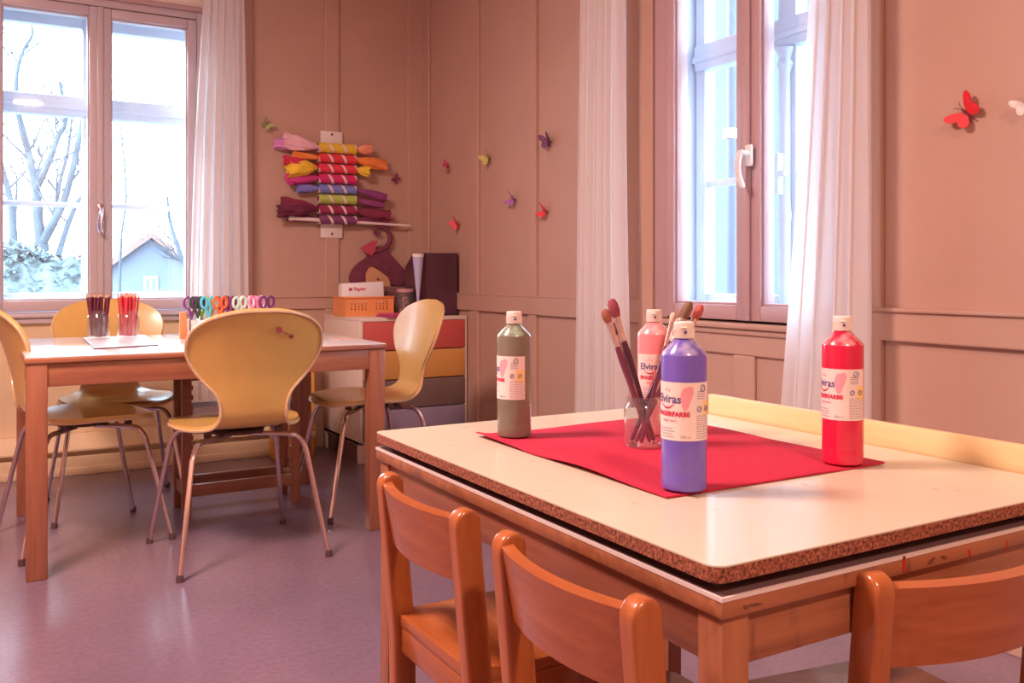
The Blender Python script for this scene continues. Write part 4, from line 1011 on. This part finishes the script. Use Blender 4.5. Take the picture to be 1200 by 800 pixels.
def ft(dx, dy): return (bj.x+dx, bj.y+dy, BZf+0.008)
rv = Vector((RX, RY)); fv = Vector((FX, FY))
def foot(r_, f_): v = rv*r_+fv*f_; return ft(v.x, v.y)
brush('thick brush with round plum bristles, tallest of the left leaning ones', foot(0.018, 0.002), vat(716, 350, 0.010), 0.0066, 1, dkh, (0.33, 0.07, 0.11))
brush('brush with short brown bristles, leaning furthest left', foot(0.010, -0.012), vat(708, 362, -0.012), 0.0056, 1, (0.16, 0.03, 0.08), (0.36, 0.13, 0.09), 0.022, red=False)
brush('brush with a red dab on its handle, among the left leaning ones', foot(0.020, 0.012), vat(717, 378, 0.030), 0.0046, 1, (0.15, 0.04, 0.09), (0.40, 0.16, 0.12), 0.020, red=True)
brush('brush with olive brown bristles, tallest of the right leaning ones', foot(-0.018, 0.004), vat(809, 353, 0.015), 0.0062, 1, dkh, (0.22, 0.13, 0.08), 0.030)
brush('brush with reddish bristles, leaning furthest right behind the blue bottle', foot(-0.013, -0.010), vat(822, 357, 0.030), 0.0058, 1, (0.20, 0.04, 0.07), (0.50, 0.12, 0.10), 0.026)
brush('thin brush with white ferrule, leaning right with a red dab', foot(-0.016, 0.012), vat(800, 362, 0.035), 0.0040, 1, (0.20, 0.05, 0.10), (0.36, 0.16, 0.12), 0.016, red=True)
brush('thin short brush just behind the cap of the blue bottle', foot(-0.006, -0.018), vat(790, 366, -0.004), 0.0038, 1, (0.14, 0.03, 0.08), (0.70, 0.55, 0.45), 0.014)

# ------------------------------------------------------------------ children's wooden chairs
kw = dict(rough=0.25, coat=0.55)
M['kid_z'] = wood('honey_beech_post', (0.47, 0.145, 0.042), (0.33, 0.085, 0.025), 'z', 5, **kw)
M['kid_x'] = wood('honey_beech_rail', (0.44, 0.13, 0.037), (0.31, 0.075, 0.022), 'x', 5, **kw)
def make_kid_chair(label):
    t = tag(thing('wooden_chair', label, 'chair'), group='small wooden chairs at the near table')
    hw = 0.128; SH = 0.388
    # rear posts: flat boards, rounded top, raked
    def post(sx):
        # outline in the y-z plane
        fr = [(-0.163, 0.0), (-0.150, 0.22), (-0.152, 0.36), (-0.170, 0.56)]      # front edge
        wv = 0.038
        poly = [(a-wv*(0.80 if z == 0 else 1), z) for a, z in fr]
        top = []
        c = (-0.172-wv/2-0.0005, 0.591); r_ = wv/2
        for k in range(9):
            a = radians(180-20-(180-20)*k/8); top.append((c[0]+r_*cos(radians(175-175*k/8)), c[1]+r_*sin(radians(175-175*k/8))))
        outline = poly+[(-0.172-wv-0.0005, 0.585)]+top+[(-0.1725, 0.585)]+list(reversed(fr))
        # sections from one cheek to the other, the outline drawn in at both cheeks: rounded arrises
        n = len(outline); nrm = []
        for k in range(n):
            p0 = Vector(outline[k-1]); p1 = Vector(outline[k]); p2 = Vector(outline[(k+1) % n])
            e = ((p1-p0).normalized()+(p2-p1).normalized()).normalized(); nrm.append(Vector((-e.y, e.x)))
        area_ = sum(outline[k-1][0]*outline[k][1]-outline[k][0]*outline[k-1][1] for k in range(n))
        sg = 1 if area_ > 0 else -1; W2 = 0.013; r_ = 0.0055
        secs = [(-W2+r_*(1-cos(radians(a))), r_*(1-sin(radians(a)))) for a in (0, 22, 45, 68, 90)]
        secs = secs+[(-x, q) for x, q in reversed(secs)]
        vs = []
        for x, q in secs:
            for k in range(n): v_ = Vector(outline[k])+nrm[k]*sg*q; vs.append((sx*hw+x, v_.x, v_.y))
        fs = [tuple(range(n-1, -1, -1)), tuple((len(secs)-1)*n+k for k in range(n))]
        for m_ in range(len(secs)-1):
            for k in range(n): fs.append((m_*n+k, m_*n+(k+1) % n, (m_+1)*n+(k+1) % n, (m_+1)*n+k))
        b2 = MB(); b2._add(vs, fs)
        return b2.build('back_post', M['kid_z'], t, smooth=40)
    post(-1); post(1)
    # curved back rail
    def f(u, v):
        x = -hw+0.010+(2*hw-0.020)*u; s = (x/hw)
        y = -0.184-0.024*(1-s*s); zz = 0.508+0.088*v
        return (x, y-0.016*v-0.004, zz)
    mb = MB(); mb.grid(f, 24, 6, thick=0.015); 
    es = [e for e in mb.bm.edges if e.is_manifold and len(e.link_faces) == 2 and e.calc_face_angle(0) > 0.9]
    bmesh.ops.bevel(mb.bm, geom=es, offset=0.005, segments=3, profile=0.5, affect='EDGES')
    mb.build('back_rail', M['kid_x'], t, smooth=50)
    # seat
    prof = rounded(-hw-0.006, -0.180, hw+0.006, 0.060, 0.018)
    mb = MB(); mb.prism(prof, 0.016, o=(0, 0, SH-0.016), u=(1, 0, 0), v=(0, 1, 0), w=(0, 0, 1))
    es = [e for e in mb.bm.edges if abs(e.verts[0].co.z-e.verts[1].co.z) < 1e-6]
    bmesh.ops.bevel(mb.bm, geom=es, offset=0.004, segments=2, profile=0.5, affect='EDGES')
    mb.build('seat', M['kid_x'], t, smooth=50)
    for sx in (-1, 1):
        MB().box((sx*hw-0.013, 0.020, 0), (sx*hw+0.013, 0.053, SH-0.016), 0.004).build('front_leg', M['kid_z'], t)
        MB().box((sx*hw-0.009, -0.155, SH-0.066), (sx*hw+0.009, 0.022, SH-0.016), 0.003).build('side_rail', M['kid_x'], t)
    MB().box((-hw+0.008, -0.178, SH-0.060), (hw-0.008, -0.158, SH-0.014), 0.003).build('rear_rail', M['kid_x'], t)
    MB().box((-hw+0.01, 0.028, SH-0.066), (hw-0.01, 0.046, SH-0.016), 0.003).build('front_rail', M['kid_x'], t)
    return t
k1 = make_kid_chair('small wooden chair at the far end of the near table long side, seat visible')
k1.location = (0.745, 1.205, 0); k1.rotation_euler = (0, 0, radians(-90))
k2 = copy_thing(k1, 'small wooden chair nearest the middle, its curved back against the near table', (0.742, 0.826, 0), radians(-90), 'small wooden chairs at the near table')
k3 = copy_thing(k1, 'small wooden chair at the right short side of the near table, cut by the corner', (0.962, 0.800, 0), radians(-9), 'small wooden chairs at the near table')

# ------------------------------------------------------------------ outside: window_1 view
GZ = -2.6
bark = mat('grey_bark', (0.065, 0.088, 0.115), 0.9, noise=0.2, nscale=6)
def tree(label, D, leaders, seed, twig_n=5, sc=1.0):
    rnd = random.Random(seed); t = thing('bare_tree', label, 'tree', (0, 0, 0))
    mb = MB()
    def pt(px, py, dd=0): return at(px, py, Y=D+dd)
    def branch(p, d, L_, r, depth):
        pts = [p]; q = p.copy(); dd = d.copy(); n = 5
        for k in range(n):
            dd = (dd+Vector((rnd.uniform(-.22, .22), rnd.uniform(-.22, .22), rnd.uniform(-.08, .20)))).normalized(); q = q+dd*L_/n; pts.append(q.copy())
        mb.tube(pts, [r*(1-0.75*k/n) for k in range(n+1)], 5 if depth > 1 else 6, caps=False)
        if depth < 3:
            for k in range(4 if depth < 2 else 3):
                i = rnd.randint(1, n-1); a = rnd.choice((-1, 1))*rnd.uniform(0.5, 1.0)
                nd = (Matrix.Rotation(a, 3, 'Y') @ dd+Vector((0, rnd.uniform(-.4, .4), 0.1))).normalized()
                branch(pts[i], nd, L_*rnd.uniform(0.5, 0.75), r*0.5, depth+1)
    for L_ in leaders:
        P = [pt(x, y, dy) for x, y, dy in L_[0]]; P2 = [Vector(q) for q in spline([tuple(p) for p in P], 4)]
        r0, r1 = L_[1]; N = len(P2)
        mb.tube(P2, [r0+(r1-r0)*i/(N-1) for i in range(N)], 8, caps=False)
        for k in range(L_[2]):
            i = rnd.randint(N//4, N-2); base = (P2[i+1]-P2[i]).normalized(); a = rnd.choice((-1, 1))*rnd.uniform(0.4, 1.0)
            nd = (Matrix.Rotation(a, 3, 'Y') @ base+Vector((0, rnd.uniform(-.5, .5), 0.1))).normalized()
            branch(P2[i], nd, rnd.uniform(0.6, 1.3)*sc, max(0.010, (r0+(r1-r0)*i/N)*0.42), 1)
    mb.build('branches', bark, t, smooth=60)
    return t
D1 = 14.5
tree('large bare tree with forked trunk seen through the left window', D1, [
    ([(52, 580, 0), (50, 420, 0), (49, 345, 0), (48, 285, 0)], (0.13, 0.10), 0),
    ([(48, 290, 0), (44, 250, 0), (42, 220, 0.1), (33, 178, 0.2), (22, 135, 0.3), (14, 105, 0.3)], (0.075, 0.03), 5),
    ([(34, 180, 0.2), (24, 150, 0), (19, 95, -0.2), (27, 60, -0.3), (38, 40, -0.4), (33, 15, -0.4)], (0.035, 0.015), 5),
    ([(42, 222, 0), (57, 190, -0.2), (68, 160, -0.3), (77, 140, -0.4), (70, 95, -0.5)], (0.05, 0.02), 5),
    ([(48, 288, 0), (62, 262, -0.2), (75, 235, -0.3), (86, 195, -0.5), (95, 150, -0.6), (104, 90, -0.7)], (0.065, 0.025), 6),
    ([(62, 262, 0), (70, 215, 0.2), (80, 175, 0.4), (85, 130, 0.5)], (0.035, 0.015), 4),
    ([(68, 300, 0), (80, 262, 0.2), (92, 235, 0.3), (104, 222, 0.4), (112, 200, 0.5)], (0.045, 0.02), 3),
], 11)
tree('slender bare sapling at the left edge of the left window', D1+1.5, [
    ([(20, 560, 0), (17, 345, 0), (16, 285, 0), (13, 240, 0), (5, 205, 0), (-4, 170, 0)], (0.085, 0.025), 4),
    ([(16, 275, 0), (19, 235, 0.2), (20, 205, 0.2)], (0.03, 0.012), 3)], 5)
tree('thin leaning bare tree seen through the right sash of the left window', D1+2.5, [
    ([(232, 560, 0), (225, 345, 0), (212, 300, 0), (200, 262, 0), (196, 230, 0)], (0.07, 0.02), 5),
    ([(140, 500, 1.0), (141, 300, 1.0), (148, 230, 1.0), (143, 165, 1.0), (138, 120, 1.0)], (0.028, 0.010), 4)], 21)
# evergreen hedge
t = thing('hedge', 'pale evergreen hedge at the foot of the bare trees', 'hedge', (0, 0, 0))
leafm = mat('hedge_leaf', (0.12, 0.17, 0.19), 0.8, noise=0.3, nscale=5)
rnd = random.Random(2); mb = MB(); core = MB()
ha = at(-40, 300, Y=12.0); hb = at(112, 300, Y=12.0)
zt_ = at(50, 300, Y=12.0).z
n = 60
core.grid(lambda u, v: (ha.x+(hb.x-ha.x)*u, 12.15+0.35*sin(v*pi)*-1+0.08*noisev(u*9, v*5), GZ+(zt_-GZ)*(v*1.6 if v < 0.62 else 1.0-0.02*v)+0.10*noisev(u*14, v*4)), 50, 16)
core.box((ha.x, 12.1, GZ), (hb.x, 12.9, zt_-0.15))
for k in range(4200):
    u = rnd.random(); x = ha.x+(hb.x-ha.x)*u; z = zt_-abs(rnd.gauss(0, 0.45))+0.18*noisev(x*1.7)+rnd.uniform(0, 0.10); y = 11.78+rnd.random()*0.5
    if z < zt_-1.2: continue
    s = rnd.uniform(0.03, 0.065); a = rnd.random()*6.28; b_ = rnd.uniform(-1, 1)
    e1 = Vector((cos(a), sin(a)*0.6, b_)).normalized()*s; e2 = Vector((-sin(a), cos(a), rnd.uniform(-.5, .5))).normalized()*s*0.5
    c = Vector((x, y, z)); mb._add([c-e1, c-e2, c+e1, c+e2], [(0, 1, 2, 3)])
core.build('leaf_mass', leafm, t); o = mb.build('leaves', leafm, t, smooth=0); o['kind'] = 'stuff'
# house
def house(label, o, u, v, wdt, dep, eave, ridge, wallc, roofc, windows, gable_front=True):
    """o: ground corner; u along the front, v away from the viewer"""
    t = thing('house', label, 'house', (0, 0, 0)); o = Vector(o); u = Vector(u).normalized(); v = Vector(v).normalized(); up = Vector((0, 0, 1))
    mb = MB(); mb.prism([(0, 0), (wdt, 0), (wdt, eave), (wdt/2, ridge), (0, eave)], dep, o=o, u=u, v=up, w=v)
    mb.build('wall', mat('render_'+label[:8], wallc, 0.9, noise=0.04), t, smooth=0)
    rf = MB(); th = 0.18; ov = 0.25
    for s in (0, 1):
        a = (-ov, eave-ov*(ridge-eave)/(wdt/2)) if s == 0 else (wdt+ov, eave-ov*(ridge-eave)/(wdt/2)); b = (wdt/2, ridge)
        rf.prism([a, b, (b[0], b[1]+th), (a[0], a[1]+th)], dep+0.6, o=o-v*0.3, u=u, v=up, w=v)
    rf.build('roof', mat('roof_'+label[:8], roofc, 0.9, noise=0.15, nscale=8), t, smooth=0)
    for (a, b, c, d) in windows:
        w_ = MB(); w_.prism([(a, b), (c, b), (c, d), (a, d)], -0.05, o=o, u=u, v=up, w=v); wo = w_.build('house_window', mat('house_window_frame', (0.30, 0.32, 0.36), 0.6), t, smooth=0)
        p_ = MB(); m2 = (a+c)/2
        for x0, x1 in ((a+0.07, m2-0.03), (m2+0.03, c-0.07)): p_.prism([(x0, b+0.07), (x1, b+0.07), (x1, d-0.07), (x0, d-0.07)], -0.06, o=o, u=u, v=up, w=v)
        p_.build('house_pane', mat('house_pane', (0.10, 0.13, 0.18), 0.2), wo, smooth=0)
    return t
hA = at(127, 322, Y=26.0); hC = at(222, 322, Y=26.0); wd = hC.x-hA.x
zr = at(172, 270, Y=26.0).z-GZ; ze = at(131, 313, Y=26.0).z-GZ
house('pale gabled house seen through the right sash of the left window', (hA.x, 26.0, GZ), (1, 0, 0), (0, 1, 0), wd, 8, ze, zr-0.2, (0.15, 0.18, 0.25), (0.26, 0.15, 0.13), [(wd*0.42, zr*0.58, wd*0.60, zr*0.74)])
# neighbour building seen through window_2
t = thing('neighbour_building', 'pale blue-white building front with a dark downpipe outside the handled window', 'building', (0, 0, 0))
MB().box((8.0, 8.35, GZ), (14, 22, 9)).build('wall', mat('pale_render', (0.072, 0.098, 0.118), 0.9, noise=0.03, nscale=2), t, smooth=0)
MB().box((7.92, 8.28, GZ), (8.0, 8.36, 9), 0.02).build('downpipe', mat('slate_blue_pipe', (0.03, 0.035, 0.085), 0.6), t)
b = MB()
for z in (-0.6, 0.2, 2.6, 4.4): b.box((7.90, 8.26, z), (8.02, 8.40, z+0.12), 0.01)
b.build('pipe_bracket', M['plastic_white'], t)
for k, (y, z) in enumerate(((10.4, -0.4), (10.4, 2.6), (13.0, -0.4), (13.0, 2.6))):
    f_ = MB().box((7.95, y, z), (8.0, y+1.0, z+1.6), 0.01).build('house_window', mat('nb_frame', (0.30, 0.33, 0.38), 0.6), t)
    MB().box((7.94, y+0.1, z+0.1), (7.97, y+0.9, z+1.5)).build('house_pane', mat('nb_pane', (0.16, 0.19, 0.24), 0.25), f_, smooth=0)
house('distant white house with red tiled roof outside the handled window', (24, 14, GZ), (0, 1, 0), (1, 0, 0), 9, 8, 3.6, 6.2, (0.28, 0.29, 0.32), (0.30, 0.11, 0.09), [(1.5, 1.2, 2.7, 2.6), (6.2, 1.2, 7.4, 2.6)])
struct(MB().box((-60, WA+0.5, GZ-0.2), (80, 90, GZ)).build('ground', mat('pale_ground', (0.14, 0.17, 0.15), 0.95, noise=0.1, nscale=0.4), smooth=0))
struct(MB().box((WB+0.5, -60, GZ-0.2), (80, WA+0.5, GZ)).build('ground', mat('pale_ground_b', (0.14, 0.17, 0.15), 0.95, noise=0.1, nscale=0.4), smooth=0))

# ------------------------------------------------------------------ light: sky, room lamp, added fill lamp
W = bpy.data.worlds.new('sky'); S.world = W; W.use_nodes = True; nt = W.node_tree; nt.nodes.clear(); L = nt.links.new
out = nt.nodes.new('ShaderNodeOutputWorld'); bg = nt.nodes.new('ShaderNodeBackground'); tc = nt.nodes.new('ShaderNodeTexCoord'); sp = nt.nodes.new('ShaderNodeSeparateXYZ')
cr = nt.nodes.new('ShaderNodeValToRGB'); cr.color_ramp.elements[0].position = 0.0; cr.color_ramp.elements[0].color = (0.92, 0.95, 1.0, 1); cr.color_ramp.elements[1].position = 0.55; cr.color_ramp.elements[1].color = (0.50, 0.76, 1.0, 1)
nz = nt.nodes.new('ShaderNodeTexNoise'); nz.inputs['Scale'].default_value = 3.0; nz.inputs['Detail'].default_value = 4
mx = nt.nodes.new('ShaderNodeMix'); mx.data_type = 'RGBA'; mx.inputs[7].default_value = (1, 1, 1, 1)
rp = nt.nodes.new('ShaderNodeMapRange'); rp.inputs[1].default_value = 0.45; rp.inputs[2].default_value = 0.7; rp.inputs[4].default_value = 0.6
L(tc.outputs['Generated'], sp.inputs[0]); L(sp.outputs['Z'], cr.inputs[0]); L(tc.outputs['Generated'], nz.inputs['Vector']); L(nz.outputs['Fac'], rp.inputs[0]); L(rp.outputs[0], mx.inputs[0]); L(cr.outputs[0], mx.inputs[6]); L(mx.outputs[2], bg.inputs[0])
bg.inputs[1].default_value = 7.0; L(bg.outputs[0], out.inputs[0])
def area(name, loc, rot, sx, sy, power, col, portal=False, spread=180):
    l = bpy.data.lights.new(name, 'AREA'); l.shape = 'RECTANGLE'; l.size = sx; l.size_y = sy; l.energy = power; l.color = col; l.spread = radians(spread)
    l.cycles.is_portal = portal
    o = bpy.data.objects.new(name, l); COL.objects.link(o); o.location = loc; o.rotation_euler = rot; return o
area('portal_window_back', (0.48, WA+0.30, 1.5), (radians(-90), 0, 0), 1.1, 1.6, 1, (1, 1, 1), True)
area('portal_window_right', (WB+0.30, 2.165, 1.5), (radians(90), 0, radians(90)), 1.1, 1.6, 1, (1, 1, 1), True)
def lamp(label, x, y, power, col, r=0.2):
    t = thing('ceiling_lamp', label, 'lamp', (x, y, CEIL))
    MB().lathe([(r*0.5, 0), (r*0.5, -0.02), (r, -0.03), (r, -0.045)], n=32).build('lamp_base', M['plastic_white'], t)
    l = bpy.data.lights.new('ceiling_light', 'AREA'); l.shape = 'DISK'; l.size = 2*r; l.energy = power; l.color = col
    o = bpy.data.objects.new('ceiling_light', l); COL.objects.link(o); o.parent = t; o.location = (0, 0, -0.06)
lamp('round ceiling lamp behind the viewer', 0.40, -1.08, 28, (1.0, 0.66, 0.50), 0.13)
lamp('added round fill lamp on the ceiling at the left side of the room', -0.7, 1.9, 62, (1.0, 0.68, 0.60), 0.35)  # unseen lamp, added as warm fill light
# low sun through the bright haze, coming in at the back window
sun = bpy.data.lights.new('sun', 'SUN'); sun.energy = 4.0; sun.angle = radians(12); sun.color = (1.0, 0.90, 0.80)
so = bpy.data.objects.new('sun', sun); COL.objects.link(so)
so.rotation_euler = Vector((0.25, -0.80, -0.36)).to_track_quat('-Z', 'Y').to_euler()

# ------------------------------------------------------------------ camera and view
cam = bpy.data.cameras.new('camera'); cam.sensor_width = 36; cam.lens = F/1200*36; cam.shift_y = -(400-HZ)/1200; cam.clip_start = 0.05; cam.clip_end = 300
co = bpy.data.objects.new('camera', cam); COL.objects.link(co); co.location = (0, 0, CH); co.rotation_euler = (radians(90), 0, -YAW)
S.camera = co
S.view_settings.view_transform = 'Standard'; S.view_settings.look = 'None'; S.view_settings.gamma = 1; S.view_settings.exposure = 1.25; S.view_settings.use_curve_mapping = False
S.cycles.use_denoising = True
S.cycles.max_bounces = 8; S.cycles.transparent_max_bounces = 16
